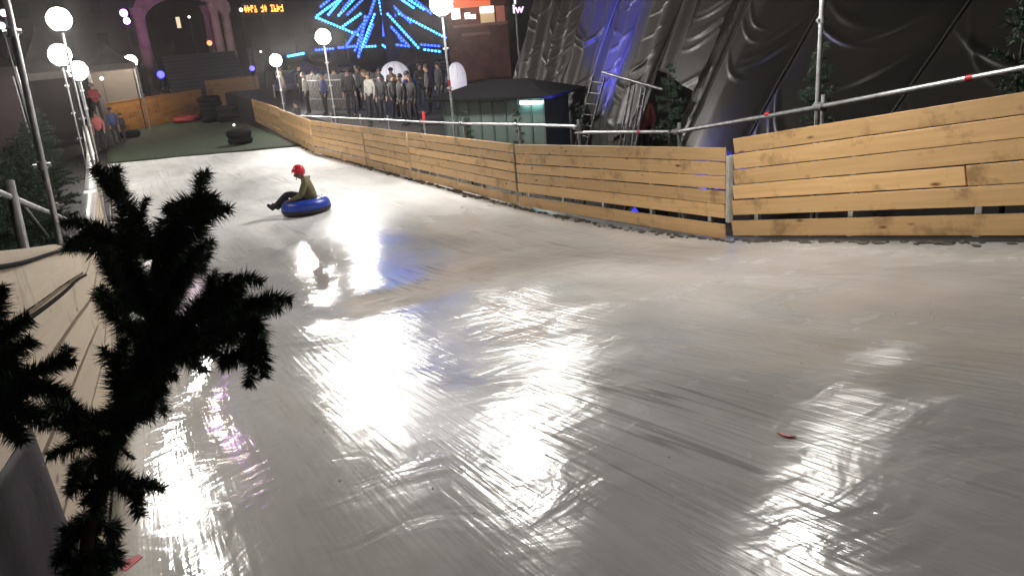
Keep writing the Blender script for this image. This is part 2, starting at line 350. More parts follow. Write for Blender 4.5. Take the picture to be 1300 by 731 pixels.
# ------------------------------------------------------------------ lamps on scaffold poles
def globe_lamp(x, y, zt, label, r=.22, base=GZ, lean=(0, 0), rr=.024, es=LAMP, arm=0):
    root = thing('globe_lamp', label, 'lamp', (x, y, base), 'globe lamps on poles along the slide')
    top = Vector((x + lean[0], y + lean[1], zt)); head = top + Vector((arm, 0, 0))
    p = MB(); p.tube((x, y, base), top - Vector((0, 0, r * .9)), rr, n=12); p.build('pole', STEEL, root)
    for f in (.45, .62, .8):
        c = MB(); q = Vector((x, y, base)).lerp(top, f); c.tube(q + Vector((-.06, 0, 0)), q + Vector((.06, 0, 0)), .018, n=8); c.tube(q - Vector((0, 0, .03)), q + Vector((0, 0, .03)), .036, n=10)
        c.build('coupler', STEEL, root)
    if arm: s = MB(); s.tube(top - Vector((0, 0, .5)), head - Vector((0, 0, r * 1.1)), .02, n=10); s.build('added_bracket', STEEL, root)  # unseen arm added to carry the lamp inward and light the fence
    s = MB(); s.tube(head - Vector((0, 0, r * 1.15)), head - Vector((0, 0, r * .9)), .07, .09, n=14); s.build('socket', BLACK, root)
    gb = MB(); gb.ball(head, r, 16, 10); o = gb.build('globe', GLOBE if es == LAMP else mat('lamp_glass_%d' % es, (.9, .9, .9), .3, emit=(1, .945, .885), es=es), root)
    return root
P560 = att(560, 5, 6.78); P410 = att(410, 47, 6.85); P350 = att(350, 77, 6.95)
RX = 6.78
globe_lamp(RX, 6.05, .72, 'nearest scaffold pole by the right tarpaulin, its lamp out of sight above', r=.21, arm=-1.4, es=215)
globe_lamp(6.78, P560.y, P560.z, 'second nearest right globe lamp, brightest, on a pole with a red band', r=.24)
globe_lamp(6.85, P410.y, P410.z, 'globe lamp on the right between the blue ride arms and the crowd', r=.24)
globe_lamp(6.95, P350.y, P350.z, 'farthest and lowest globe lamp of the right row', r=.25)
Lp = [(75, 25, 17.5, .21), (76, 70, 26, .29), (99, 90, 34, .34)]
globe_lamp(-.69, 6.98, 1.3, 'nearest left pole with its lamp above the picture, leaning at the left edge', r=.19, lean=(.26, .0), es=140)
for (px, py, s, r), lb in zip(Lp, ['upper left globe lamp, highest of the bright cluster', 'large middle globe lamp of the left cluster', 'lowest and farthest globe lamp of the left cluster']):
    q = ats(px, py, s); globe_lamp(q.x - .1, s, q.z, lb, r=r, lean=(.1, 0), es=190 if s < 20 else 120)
rb = MB(); q = ats(578, 108, P560.y); rb.tube((6.78, P560.y, q.z - .12), (6.78, P560.y, q.z + .12), .029, n=12, cap=False)
tag(rb.build('tape_band', RED), 'red tape band wrapped round the second right lamp pole', 'tape')

# ------------------------------------------------------------------ scaffold handrails
def rail(pts, label, posts, r=.025, bands=(), base=None):
    root = thing('scaffold_rail', label, 'handrail', (pts[0].x, pts[0].y, base(pts[0].y) if base else zs(pts[0].y)), 'scaffold tube handrails')
    for a, b in zip(pts[:-1], pts[1:]):
        p = MB(); p.tube(a, b, r, n=12); p.build('rail_tube', STEEL, root)
    for q in posts:
        p = MB(); lo = GZ; p.tube((q.x + .06, q.y, lo), (q.x + .06, q.y, q.z + .12), r, n=10); p.build('standard', STEEL, root)
        c = MB(); c.tube((q.x + .06, q.y, q.z - .045), (q.x + .06, q.y, q.z + .045), .042, n=10); c.tube((q.x, q.y - .05, q.z), (q.x, q.y + .05, q.z), .04, n=10); c.build('coupler', STEELD, root)
    for q, d in bands:
        p = MB(); p.tube(q - d * .03, q + d * .03, r + .003, n=12, cap=False); p.build('tape_band', RED, root)
    return root
A = lambda px, py: att(px, py, 6.66)
near = [att(1420, 57, 6.66), A(1300, 86), A(1040, 136), A(858, 168)]
near[0] = A(1300, 86) + (A(1300, 86) - A(1040, 136)) * 1.8
rail([near[0], near[1], near[2], near[3]], 'near handrail tube sloping up over the tall fence section', [near[2], near[3]],
     bands=[(A(975, 145.5), (near[2] - near[3]).normalized()), (A(1231, 99), (near[1] - near[2]).normalized())])
b0, b1 = A(850, 167.5), A(731, 168.5)
rail([b0, b1], 'short level handrail tube between two couplers in front of the ladder trusses', [b1 + Vector((0, 0, .08))], bands=[(A(812, 167.5), Vector((0, 1, 0)))])
f = [A(730, 160.5), A(655, 158.5), A(585, 157), A(535, 155), A(490, 152.5), A(455, 151), A(418, 149), A(378, 147.5)]
rail(f, 'long far handrail tube in front of the crowd, running along the fence top', f[1:4] + f[4:7], bands=[])
vb = MB(); q = A(535, 151); vb.tube((6.66 + .06, q.y, q.z - .12), (6.66 + .06, q.y, q.z + .16), .032, n=10)
tag(vb.build('tape_band', RED), 'pinkish red band on a rail post in front of the crowd', 'tape')

# ------------------------------------------------------------------ the big tarpaulin
def tarp_mat():
    m = bpy.data.materials.new('tarpaulin'); m.use_nodes = True; nt = m.node_tree; L = nt.links; b = nt.nodes['Principled BSDF']
    tc = N(nt, 'ShaderNodeTexCoord'); n = N(nt, 'ShaderNodeTexNoise', Scale=.7, Detail=6.0); L.new(tc.outputs['Object'], n.inputs['Vector'])
    r = ramp(nt, [(.3, (.017, .0165, .016)), (.7, (.033, .030, .026))]); L.new(n.outputs['Fac'], r.inputs[0]); L.new(r.outputs[0], b.inputs['Base Color'])
    b.inputs['Roughness'].default_value = .44; b.inputs['Specular IOR Level'].default_value = .2
    n2 = N(nt, 'ShaderNodeTexNoise', Scale=3.5, Detail=5.0, Distortion=.8); L.new(tc.outputs['Object'], n2.inputs['Vector'])
    bp = N(nt, 'ShaderNodeBump', Strength=.25, Distance=.02); L.new(n2.outputs['Fac'], bp.inputs['Height']); L.new(bp.outputs[0], b.inputs['Normal'])
    return m
TARP = tarp_mat()
def build_tarp():
    rnd = random.Random(3)
    seams = [-3, 1.2, 4.2, 6.95, 9.05, 10.5, 12.9, 15.0, 16.6, 18.4, 20.2, 22.0]
    tb = lambda y: float(np.interp(y, [-3, 10, 12.9, 16, 22], [8.4, 8.5, 9.3, 10.4, 11.2]))
    kk = lambda y: float(np.interp(y, [-3, 7, 9, 10.5, 15, 22], [1.1, 1.05, .80, .62, .48, .4]))
    folds = []
    for i in range(len(seams) - 1):
        L = []
        wdt = seams[i + 1] - seams[i]
        for k in range(rnd.randint(13, 18)):
            side = rnd.choice([0, 1]); L.append((rnd.uniform(-3.6, 2.6), rnd.uniform(.028, .06), rnd.uniform(.035, .085), side, rnd.uniform(.2, .6), rnd.uniform(.6, 1.6)))
        folds.append(L)
    ys = np.concatenate([np.linspace(-3, 3, 60)[:-1], np.linspace(3, 22, 480)]); zz = np.concatenate([np.linspace(0, .62, 480)[:-1], np.linspace(.62, 1, 60)])
    def fn(y, v):
        zb = GZ
        if 10.7 < y < 12.7: zb = float(np.interp(y, [10.7, 10.9, 12.5, 12.7], [GZ, -1.42, -1.12, GZ]))
        z = zb + (6.5 - zb) * v
        i = max(0, min(len(seams) - 2, int(np.searchsorted(seams, y) - 1))); a, b_ = seams[i], seams[i + 1]; p = (y - a) / (b_ - a); wd = b_ - a
        d = -.10 * math.sin(math.pi * p) * min(1, wd / 2)             # bays belly outward between ropes
        sag = (p - .5) ** 2
        for (c, wdh, am, side, w0, cur) in folds[i]:
            zc = c + cur * (sag if True else 0) * wd * .8 + (p - .5) * (.35 if side else -.35)
            e = (z - zc) / wdh
            if abs(e) < 4:
                env = math.exp(-((p - (.5 + (.28 if side else -.28))) / .26) ** 2) * (.4 + .6 * math.sin(math.pi * min(1, max(0, p))))
                d -= am * env * math.exp(-e * e)
        # vertical gathers near the seams on the far part
        if y > 12: d -= .045 * (0.5 + .5 * math.sin(y * 5.3 + z * .9)) * .7 + .06 * math.sin(y * 9.1 - z * 1.4)
        d += .09 * math.exp(-((p - 0) * wd / .05) ** 2) + .05 * math.exp(-((1 - p) * wd / .05) ** 2)
        # sagging sweep: lower part belly
        return (tb(y) + (z + 2.2) * kk(y) * (1 if z > -2.2 else .25) + d, y, z)
    o = grid('tarpaulin', fn, list(ys), list(zz), TARP)
    tag(o, 'huge dark sagging tarpaulin wall with seams and swag folds behind the right fence', 'tarpaulin')
    r = MB()
    for y in seams[1:-1]:
        if 10.6 < y < 12.8: continue
        pts = [Vector(fn(y, v)) + Vector((-.03, 0, .01)) for v in np.linspace(0, 1, 30)]; r.path(pts, .012, n=6)
    r.build('seam_rope', mat('grey_rope', (.06, .058, .056), .8), o)
    return fn
tarp_fn = build_tarp()
back = MB(); back.box((14.2, 11.8, -2.6), (.1, 6, 3)); tag(back.build('hall_wall', mat('hall_dark', (.02, .02, .022), .8)), 'dark wall deep inside the opening under the tarpaulin', 'wall')
# ladder trusses in the opening
def truss(a, b, wdt, label):
    root = thing('ladder_truss', label, 'truss', (min(a.x, b.x), a.y, GZ), 'ladder trusses under the tarpaulin')
    side = Vector((0, wdt, 0)); ch = MB(); d = (a - b); lowa = b + (b - a) * ((b.z - GZ) / (a.z - b.z))
    for s_ in (0, 1): ch.tube(a + side * s_, lowa + side * s_, .02, n=8)
    ch.build('chord', mat('tarnished_steel', (.10, .10, .11), .45, .6, noise=.4), root)
    rg = MB(); n = int((a - lowa).length / .22)
    for i in range(n): q = a.lerp(lowa, (i + .5) / n); rg.tube(q, q + side, .011, n=6)
    rg.build('rung', mat('tarnished_steel'), root)
truss(att(768, 98, 8.75), att(757, 140, 8.62), .42, 'left leaning ladder truss under the tarpaulin opening')
truss(att(806, 108, 8.8), att(797, 158, 8.6), .14, 'middle thin ladder truss beside the pink jacket')
truss(att(820, 112, 8.8), att(812, 158, 8.6), .12, 'rightmost thin ladder truss under the tarpaulin opening')
pb = MB(); pb.tube(att(765, 92, 8.8), att(842, 114, 8.7), .03, n=8); tag(pb.build('support_pipe', mat('tarnished_steel')), 'sloping pipe along the top of the tarpaulin opening', 'pipe')

# added, unseen blue floodlights that put the blue tint on the tarpaulin
def flood(loc, target, colr, power, label, size=.22, spot=70, grp='added blue floodlights'):
    loc = Vector(loc); d = (Vector(target) - loc).normalized(); q = d.to_track_quat('Z', 'Y').to_matrix()
    root = thing('floodlight', label, 'floodlight', (loc.x, loc.y, GZ if loc.z < -2 else loc.z - .3), grp)
    b = MB(); b.box(loc - d * .06, (size + .05, size * .7 + .05, .09), q); b.build('housing', BLACK, root)
    l = MB(); l.box(loc + d * .0, (size, size * .7, .012), q); l.build('lens', mat('lens_' + label[:8].replace(' ', '_'), (.1, .1, .1), emit=colr, es=1), root)
    s = MB(); s.tube(loc - d * .06 - Vector((0, 0, .1)), (loc.x, loc.y, GZ if loc.z < -2 else loc.z - .35), .018, n=8); s.build('stand', BLACK, root)
    ld = bpy.data.lights.new('beam', 'SPOT'); ld.color = colr; ld.energy = power; ld.spot_size = math.radians(spot); ld.spot_blend = .8; ld.shadow_soft_size = .1
    lo = bpy.data.objects.new('beam', ld); col.objects.link(lo); lo.parent = root
    lo.matrix_local = Matrix.Translation(loc + d * .05 - Vector(root['_base'])) @ (-d).to_track_quat('Z', 'Y').to_matrix().to_4x4()
BL = (.05, .06, 1.0)
flood((8.0, 14.3, -3.1), (11.0, 16.2, .6), BL, 15000, 'blue floodlight near the booth, aimed up the tarpaulin', spot=50)
flood((7.5, 10.4, -3.2), (8.7, 8.9, -1.7), BL, 3000, 'second blue floodlight low behind the fence', spot=50)

# ------------------------------------------------------------------ conifers
def needles(mb, pts, r, ln, dens, rnd, mi=0, wd=.0014, fwd=.42, taper=True):
    segs = list(zip(pts[:-1], pts[1:])); tot = sum((b - a).length for a, b in segs); done = 0
    for a, b in segs:
        L = (b - a).length
        if L < 1e-5: continue
        ax = (b - a) / L; up = ax.orthogonal().normalized(); q = ax.cross(up)
        for _ in range(int(L * dens)):
            f = rnd.random(); p = a.lerp(b, f); u = (done + L * f) / tot
            k = 1 if not taper else (.65 + .35 * math.sin(math.pi * min(1, u * 1.05 + .12)))
            th = rnd.random() * 6.283; rad = up * math.cos(th) + q * math.sin(th)
            d = (rad + ax * rnd.uniform(fwd * .4, fwd * 1.7)).normalized() * ln * k * rnd.uniform(.45, 1.2); d += Vector((0, 0, -.12 * ln))
            s = d.cross(Vector((rnd.uniform(-1, 1), rnd.uniform(-1, 1), rnd.uniform(-1, 1)))).normalized() * wd
            base = p + rad * r * .6; mb.add([base - s, base + s, base + d + s * .3], [(0, 1, 2)], mi)
        done += L
def spline(P, n=6):
    out = []
    for i in range(len(P) - 1):
        p0 = P[max(0, i - 1)]; p1 = P[i]; p2 = P[i + 1]; p3 = P[min(len(P) - 1, i + 2)]
        for k in range(n):
            t = k / n; out.append(.5 * ((2 * p1) + (p2 - p0) * t + (2 * p0 - 5 * p1 + 4 * p2 - p3) * t * t + (3 * p1 - p0 - 3 * p2 + p3) * t ** 3))
    return out + [P[-1]]
def fg_tree(label, trunk, branches, base, dens=9000, ln=.031, twigs=True):
    """close conifer: trunk and branches traced where they stand; each branch is (points, fullness)"""
    rnd = random.Random(len(branches)); root = thing('fir_tree', label, 'fir tree', base, 'close dark fir trees')
    tk = MB(); T = spline(trunk)
    for i, (a, b) in enumerate(zip(T[:-1], T[1:])):
        f0 = 1 - i / len(T); tk.tube(a, b, .006 + .010 * f0, .006 + .010 * (f0 - 1 / len(T)), n=8)
    tk.build('trunk', BARK, root)
    cr = MB()
    for pts, full in branches:
        S = spline(pts); cr.path(S, .003, n=5, mi=1); needles(cr, S, .004, ln * full, dens * full, rnd)
        for k in range(2, len(S) - 2, 3):                    # short side twigs
            if not twigs or full < .6 or rnd.random() < .35: continue
            ax = (S[k + 1] - S[k]).normalized(); e = ax.orthogonal().normalized(); e = Matrix.Rotation(rnd.uniform(0, 6.28), 3, ax) @ e
            L = rnd.uniform(.035, .075) * full; t0 = S[k]; t1 = t0 + (ax * .75 + e * .8) * L * .6; t2 = t1 + (ax * .8 + e * .4 + Vector((0, 0, -.35))) * L * .5
            cr.path([t0, t1, t2], .002, n=4, mi=1); needles(cr, spline([t0, t1, t2], 3), .003, ln * .95, dens * .6, rnd)
    cr.build('crown', [NEEDLE_N, BARK], root)
def P_(px, py, d): return at(px, py, d)
D = 1.55
base = P_(104, 790, D); base = Vector((-.33, base.y + .02, zs(base.y) + .0))
trunk = [base, P_(112, 725, D), P_(126, 640, D), P_(146, 560, D), P_(170, 480, D), P_(186, 420, D), P_(195, 350, D), P_(205, 300, D)]
def B(pts, full=1., dd=0., off=0):
    n = len(pts); return ([P_(x, y, D + off + dd * i / max(1, n - 1)) for i, (x, y) in enumerate(pts)], full)
br = [
 B([(190, 330), (178, 290), (158, 258), (138, 236), (120, 212)], 1.0, .1),
 B([(195, 320), (180, 300), (172, 290), (181, 268), (186, 252)], .55, -.05),
 B([(200, 330), (216, 300), (232, 280), (246, 262), (256, 250), (272, 252)], 1.15, .06),
 B([(225, 330), (245, 300), (256, 275), (262, 258), (250, 250)], 1.1, .12),
 B([(165, 330), (140, 300), (125, 288), (108, 295), (102, 316)], .8, .1),
 B([(185, 400), (160, 370), (138, 330), (125, 300)], 1.1, .1),
 B([(180, 430), (158, 410), (140, 390), (124, 372)], 1.1, .1),
 B([(200, 400), (176, 360), (160, 320), (165, 290)], 1.25, -.08),
 B([(195, 400), (205, 360), (215, 320), (235, 290)], 1.3, .05),
 B([(190, 420), (210, 380), (235, 340), (255, 310)], 1.25, -.06),
 B([(200, 380), (224, 352), (246, 332), (262, 322)], 1.0, .1),
 B([(185, 450), (215, 432), (240, 410), (262, 380), (285, 362), (300, 366)], 1.3, -.06),
 B([(210, 440), (250, 425), (285, 405), (305, 388), (328, 384), (342, 392)], 1.1, -.1),
 B([(270, 410), (300, 400), (322, 408), (325, 430), (305, 450), (280, 462)], 1.2, -.05),
 B([(285, 395), (300, 372), (292, 356)], .8, 0),
 B([(200, 440), (230, 440), (262, 430), (300, 415), (322, 402)], 1.25, .06),
 B([(175, 470), (195, 450), (215, 430), (225, 400)], 1.2, .05),
 B([(165, 500), (185, 480), (205, 470), (212, 455)], .9, .05),
 B([(160, 520), (150, 490), (150, 460), (160, 430)], 1.15, .05),
 B([(155, 545), (180, 520), (198, 500), (206, 490)], .95, -.05),
 B([(155, 540), (130, 535), (105, 530), (85, 515), (66, 500)], 1.05, .05),
 B([(150, 555), (120, 560), (96, 552), (82, 540)], .9, .05),
 B([(142, 590), (120, 585), (100, 588), (92, 600)], .8, .05),
 B([(140, 600), (150, 612), (165, 622), (180, 630)], .9, -.05),
 B([(135, 610), (118, 625), (106, 640)], .8, 0),
 B([(150, 560), (160, 575), (170, 582)], .35, 0),
 B([(125, 660), (105, 672), (84, 690), (72, 716)], 1.0, .05),
 B([(125, 660), (140, 672), (146, 690)], .8, 0),
 B([(118, 690), (108, 715), (106, 745)], 1.0, 0),
 B([(118, 690), (130, 712), (136, 735)], .95, 0),
 B([(146, 560), (135, 600), (128, 640), (118, 690)], .8, 0),
 B([(175, 470), (160, 520), (148, 560)], 1.3, 0),
 B([(190, 420), (182, 450), (170, 490)], 1.5, 0),
]
fg_tree('large dark fir in front, its drooping branches reaching over the wet ice', trunk, br, base)
D2 = 1.25
def B2(pts, full=1., dd=0.):
    n = len(pts); return ([P_(x, y, D2 + dd * i / max(1, n - 1)) for i, (x, y) in enumerate(pts)], full)
base2 = Vector((-.86, .86, -1.72))
tr2 = [base2, P_(-60, 640, D2), P_(-40, 520, D2), P_(-30, 430, D2), P_(-28, 330, D2)]
br2 = [B2([(-40, 500), (0, 488), (40, 474), (75, 458), (86, 440)], .8), B2([(55, 468), (80, 458), (96, 458)], .6), B2([(-30, 430), (-8, 410), (0, 385), (2, 362)], .8),
       B2([(-35, 440), (0, 425), (20, 412), (38, 402)], .9), B2([(-30, 470), (0, 452), (25, 440), (40, 430)], .9), B2([(-45, 520), (0, 515), (30, 520), (52, 530)], 1.1),
       B2([(-45, 545), (0, 530), (15, 540), (28, 560)], 1.0), B2([(-30, 440), (0, 450), (15, 480), (30, 500)], 1.2), B2([(-30, 400), (-20, 430), (-5, 460), (10, 520)], 1.2), B2([(0, 480), (30, 490), (60, 492), (85, 500)], .9)]
fg_tree('smaller dark fir cut off by the left edge, beside the large one', tr2, br2, base2, twigs=False)

def fir(loc, h, label, rad=None, grp='small firs lining the slide', lean=(0, 0), seed=0, dense=1., base=None, ml=NEEDLE, skip=.12):
    rnd = random.Random(seed); rad = rad or h * .28; loc = Vector(loc); root = thing('fir_tree', label, 'fir tree', loc, grp)
    top = loc + Vector((lean[0], lean[1], h)); t = MB(); t.tube(loc, top, .012 + h * .008, .004, n=7); t.build('trunk', BARK, root)
    c = MB(); nb = int(26 * dense * max(.7, h) ** .6)
    ga = 2.4
    for i in range(nb):
        if rnd.random() < skip: continue
        f = .10 + .88 * (i + rnd.random()) / nb; p = loc.lerp(top, f); a = i * ga + rnd.uniform(-.4, .4)
        L = rad * (1.05 - f) ** .8 * rnd.uniform(.6, 1.25) + .04
        dv = Vector((math.cos(a), math.sin(a), rnd.uniform(.05, .55)))
        pts = [p, p + dv * L * .5, p + dv * L + Vector((0, 0, -L * rnd.uniform(.0, .35)))]
        S = spline(pts, 3); needles(c, S, .006, .05 + .02 * min(1, h / 2), 420, rnd, wd=.0045, fwd=.7, taper=False)
        for k in range(2):
            s0 = S[rnd.randint(1, len(S) - 2)]; a2 = a + rnd.choice([-1, 1]) * rnd.uniform(.5, 1); e = s0 + Vector((math.cos(a2), math.sin(a2), .1)) * L * .45
            needles(c, [s0, e], .005, .05, 380, rnd, wd=.0045, fwd=.7, taper=False)
    c.build('crown', ml, root)
# behind the right rail, tied to the scaffold standards (bases on the slide's outer walkway)
WALK = mat('walkway_boards', (.10, .08, .06), .8, noise=.3)
def walkfn(u, v): return (XR + .14 + u * .75, -4 + 40 * v, zs(-4 + 40 * v) - .03)
struct(grid('walkway', walkfn, [0, 1], list(np.linspace(0, 1, 60)), WALK, thick=.03))
for i, (px, py, ph, hh, lb) in enumerate([(1292, 85, 30, 1.7, 'fir at the far right edge above the sloping handrail'), (1036, 150, 70, 1.6, 'fir tied to the nearest right lamp pole'),
        (848, 160, 90, 1.75, 'fullest fir at the joint where the two handrails meet'), (735, 160, 120, 1.5, 'thin dark fir just left of the ladder trusses'), (655, 150, 120, 1.45, 'thin fir silhouetted against the lit booth'),
        (590, 150, 120, 1.35, 'thin fir by the pole with the red band'), (535, 150, 120, 1.3, 'small fir behind the pinkish banded rail post'), (470, 150, 120, 1.2, 'small fir before the crowd, between the two middle right lamps'), (425, 150, 120, 1.2, 'farthest small fir behind the right fence')]):
    q = att(px, py, 6.95); fir((6.98, q.y, zs(q.y) - .03), hh + .55 if i < 3 else hh + .35, lb, rad=.30 if i < 3 else .16, seed=40 + i, dense=1.5 if i < 3 else 1.1)
# dense firs outside the left wall
for i, (x, y, h) in enumerate([(-1.55, 5.4, 3.5), (-1.9, 7.0, 3.75), (-1.25, 8.6, 3.3), (-2.6, 9.2, 3.7), (-1.3, 11.0, 3.2), (-3.4, 8.0, 4.1), (-1.4, 13.6, 3.0), (-2.9, 12.4, 3.5), (-1.6, 17, 2.9), (-2.9, 17, 3.0), (-1.8, 22, 2.8), (-1.9, 28, 2.8), (-3.6, 22, 3.0), (-1.25, 6.3, 3.35), (-2.2, 5.0, 3.9), (-1.2, 9.9, 3.2)]):
    pos = ['nearest fir outside the near left wall', 'tall fir behind the leaning left pole', 'low fir against the middle left wall', 'tall full fir behind the low one', 'fir outside the middle left wall, just past the low one', 'tallest fir at the left edge, behind the scaffold rail',
           'fir outside the end of the middle left wall', 'fir left of the end of the middle wall', 'fir outside the start of the third left wall section', 'fir behind the one at the third wall section', 'fir halfway along the third left wall section', 'farthest fir outside the left wall, below the lamp cluster', 'fir beside the tents at the left', 'dense fir touching the wall beside the leaning pole', 'tall dark fir at the far left edge', 'fir against the wall before its farthest coping'][i]
    fir((x, y, GZ), h, pos, rad=.72, grp='firs outside the left wall', seed=80 + i, dense=2.2, skip=.05)

# ------------------------------------------------------------------ left scaffold, hanging sheet, deck
lp = thing('scaffold', 'short left scaffold frame with a thick upright and a rail, behind the near wall', 'scaffold', (-1.0, 3.5, GZ))
a, b_ = att(12, 232, -.72), att(30, 312, -.72)
dirv = (b_ - a); lo = a + dirv * ((GZ - a.z) / dirv.z)
for nm, p0, p1, r in [('upright', a + (a - b_) * .02, lo, .034), ('rail_tube', att(-60, 222, -.74), att(82, 278, -.74), .026), ('brace', att(20, 250, -.80), att(60, 300, -.95), .02)]:
    m_ = MB(); m_.tube(p0, p1, r, n=12); m_.build(nm, STEELD, lp)
q = att(70, 262, -.74)
m_ = MB(); m_.tube(q - Vector((.05, .0, 0)), q + Vector((.09, 0, 0)), .022, n=8); m_.box(q, (.07, .09, .07)); m_.build('coupler', STEELD, lp)
PLASTIC = mat('violet_grey_sheet', (.026, .019, .034), .6, spec=.2, noise=.35, nscale=3, bump=.4, bscale=5)
e0, e1 = att(42, 548, -.30), att(98, 735, -.30)
def sheetfn(u, v):
    y = e0.y - u * 2.4; top = e0.z + .03 + u * .25; z = top - v * (top + 1.72)
    return (-.30 - .16 * u + .012 * math.sin(u * 27 + v * 2) + .004 * math.sin(u * 61), y + .02 * math.sin(v * 5), z)
tag(grid('plastic_sheet', sheetfn, list(np.linspace(0, 1, 70)), list(np.linspace(0, 1, 30)), PLASTIC, thick=.004), 'violet grey plastic sheet hanging in the lower left corner', 'plastic sheet')
dk = MB()
for i in range(18): dk.box((-1.75, -3.3 + i * .29, -1.76), (2.6, .27, .04), tone=random.uniform(.8, 1.1))
struct(dk.build('deck', W_LEFT))

# ------------------------------------------------------------------ people
def skin_obj(name, nodes, edges, m, parent, sub=2, flat=None):
    me = bpy.data.meshes.new(name); base = Vector(parent['_base'])
    names = list(nodes); me.from_pydata([Vector(nodes[k][0]) - base for k in names], [(names.index(a), names.index(b)) for a, b in edges], [])
    o = bpy.data.objects.new(name, me); col.objects.link(o)
    sk = o.modifiers.new('skin', 'SKIN'); sk.use_smooth_shade = True
    for i, k in enumerate(names):
        r = nodes[k][1]; me.skin_vertices[0].data[i].radius = (r, r) if not isinstance(r, tuple) else r
        me.skin_vertices[0].data[i].use_root = (i == 0)
    ss = o.modifiers.new('sub', 'SUBSURF'); ss.levels = sub; ss.render_levels = sub
    dg = bpy.context.evaluated_depsgraph_get(); nm = bpy.data.meshes.new_from_object(o.evaluated_get(dg))
    o.modifiers.clear(); o.data = nm; nm.materials.clear(); nm.materials.append(m)
    nm.polygons.foreach_set('use_smooth', [True] * len(nm.polygons)); o.parent = parent; o['_base'] = tuple(base)
    return o
def person(label, J, jacket, trousers, headgear, hgcol, shoe=BLACK, group=None, s=1., glove=None, face=None, sub=2, detail=True):
    """J: joints in world space: pelvis, chest, neck, head, and L/R shoulder elbow hand hip knee ankle toe"""
    root = thing('person', label, 'person', (J['pelvis'].x, J['pelvis'].y, min(J['aL'].z, J['aR'].z) - .08 * s), group)
    fw = face; hd = J['head']; nod = {}
    V = lambda k, r: nod.__setitem__(k, (J[k], r * s))
    V('pelvis', .095); V('chest', .10); V('neck', .055); nod['neck'] = (J['neck'], .052 * s)
    nod['headlow'] = (hd - Vector((0, 0, .055 * s)) + fw * .015 * s, .068 * s); nod['head'] = (hd + Vector((0, 0, .03 * s)), .088 * s)
    for q in 'LR':
        V('s' + q, .05); V('e' + q, .042); V('h' + q, .030); V('p' + q, .085); V('k' + q, .056); V('a' + q, .036); V('t' + q, .032)
        hv = (J['h' + q] - J['e' + q]).normalized(); nod['palm' + q] = (J['h' + q] + hv * .07 * s, (.034 * s, .018 * s))
        nod['fin' + q] = (J['h' + q] + hv * .15 * s, (.026 * s, .012 * s))
        nod['th' + q] = (J['h' + q] + hv * .06 * s + fw * .045 * s, .012 * s)
    nod['nose'] = (hd + fw * .105 * s - Vector((0, 0, .02 * s)), .014 * s)
    E = [('pelvis', 'chest'), ('chest', 'neck'), ('neck', 'headlow'), ('headlow', 'head'), ('headlow', 'nose')]
    for q in 'LR': E += [('chest', 's' + q), ('s' + q, 'e' + q), ('e' + q, 'h' + q), ('h' + q, 'palm' + q), ('palm' + q, 'fin' + q), ('h' + q, 'th' + q), ('pelvis', 'p' + q), ('p' + q, 'k' + q), ('k' + q, 'a' + q), ('a' + q, 't' + q)]
    skin_obj('body', nod, E, SKIN, root, 1)
    g_ = lambda k, r: (J[k], r * s)
    jn = {'hem': (J['pelvis'] - Vector((0, 0, .10 * s)) if face.length < 2 else J['pelvis'], .13 * s), 'pelvis': g_('pelvis', .165), 'chest': g_('chest', .175), 'neck': (J['neck'], .075 * s)}
    JE = [('hem', 'pelvis'), ('pelvis', 'chest'), ('chest', 'neck')]
    for q in 'LR':
        jn['s' + q] = g_('s' + q, .085); jn['e' + q] = g_('e' + q, .060); jn['h' + q] = g_('h' + q, .046); JE += [('chest', 's' + q), ('s' + q, 'e' + q), ('e' + q, 'h' + q)]
    skin_obj('jacket', jn, JE, jacket, root, sub)
    tn = {'pelvis': (J['pelvis'] - Vector((0, 0, .02 * s)), .128 * s)}; TE = []
    for q in 'LR':
        tn['p' + q] = g_('p' + q, .100); tn['k' + q] = g_('k' + q, .070); tn['a' + q] = g_('a' + q, .055); TE += [('pelvis', 'p' + q), ('p' + q, 'k' + q), ('k' + q, 'a' + q)]
    skin_obj('trousers', tn, TE, trousers, root, sub)
    for q in 'LR':
        d = (J['t' + q] - J['a' + q]); sn = {'a': (J['a' + q] - d * .25, .052 * s), 'm': (J['a' + q] + d * .5, .05 * s), 't': (J['t' + q] + d * .1, .04 * s)}
        skin_obj('shoe', sn, [('a', 'm'), ('m', 't')], shoe, root, 1)
    if headgear in ('hat', 'helmet', 'hair'):
        mb = MB(); r = {'hat': .112, 'helmet': .138, 'hair': .108}[headgear] * s; c = hd + Vector((0, 0, .035 * s)) - fw * .012 * s
        prof = [(r * math.sin(a), r * 1.08 * math.cos(a)) for a in np.linspace(0.001, 1.75 if headgear != 'hat' else 1.6, 10)]
        q = (Vector((0, 0, 1)) - fw * -.35).normalized() if headgear != 'hair' else Vector((0, 0, 1)) - fw * .35
        q = (Vector((0, 0, 1)) - fw * .3).normalized().to_track_quat('Z', 'Y').to_matrix()
        mb.lathe(c, prof, 18, R=q); prof2 = [(a * .93, b) for a, b in reversed(prof)]; mb.lathe(c, prof2, 18, R=q)
        if headgear == 'helmet': mb.box(c + fw * r * .98 - Vector((0, 0, .01 * s)), (.02, .02, .02))
        mb.build({'hat': 'hat', 'helmet': 'helmet', 'hair': 'hair'}[headgear], hgcol, root)
        if headgear == 'helmet':
            sb = MB(); sb.path([c + Vector((fw.y, -fw.x, 0)) * r * .8, hd + fw * .06 * s - Vector((0, 0, .13 * s)), c - Vector((fw.y, -fw.x, 0)) * r * .8], .006, n=6); sb.build('chin_strap', BLACK, root)
    return root
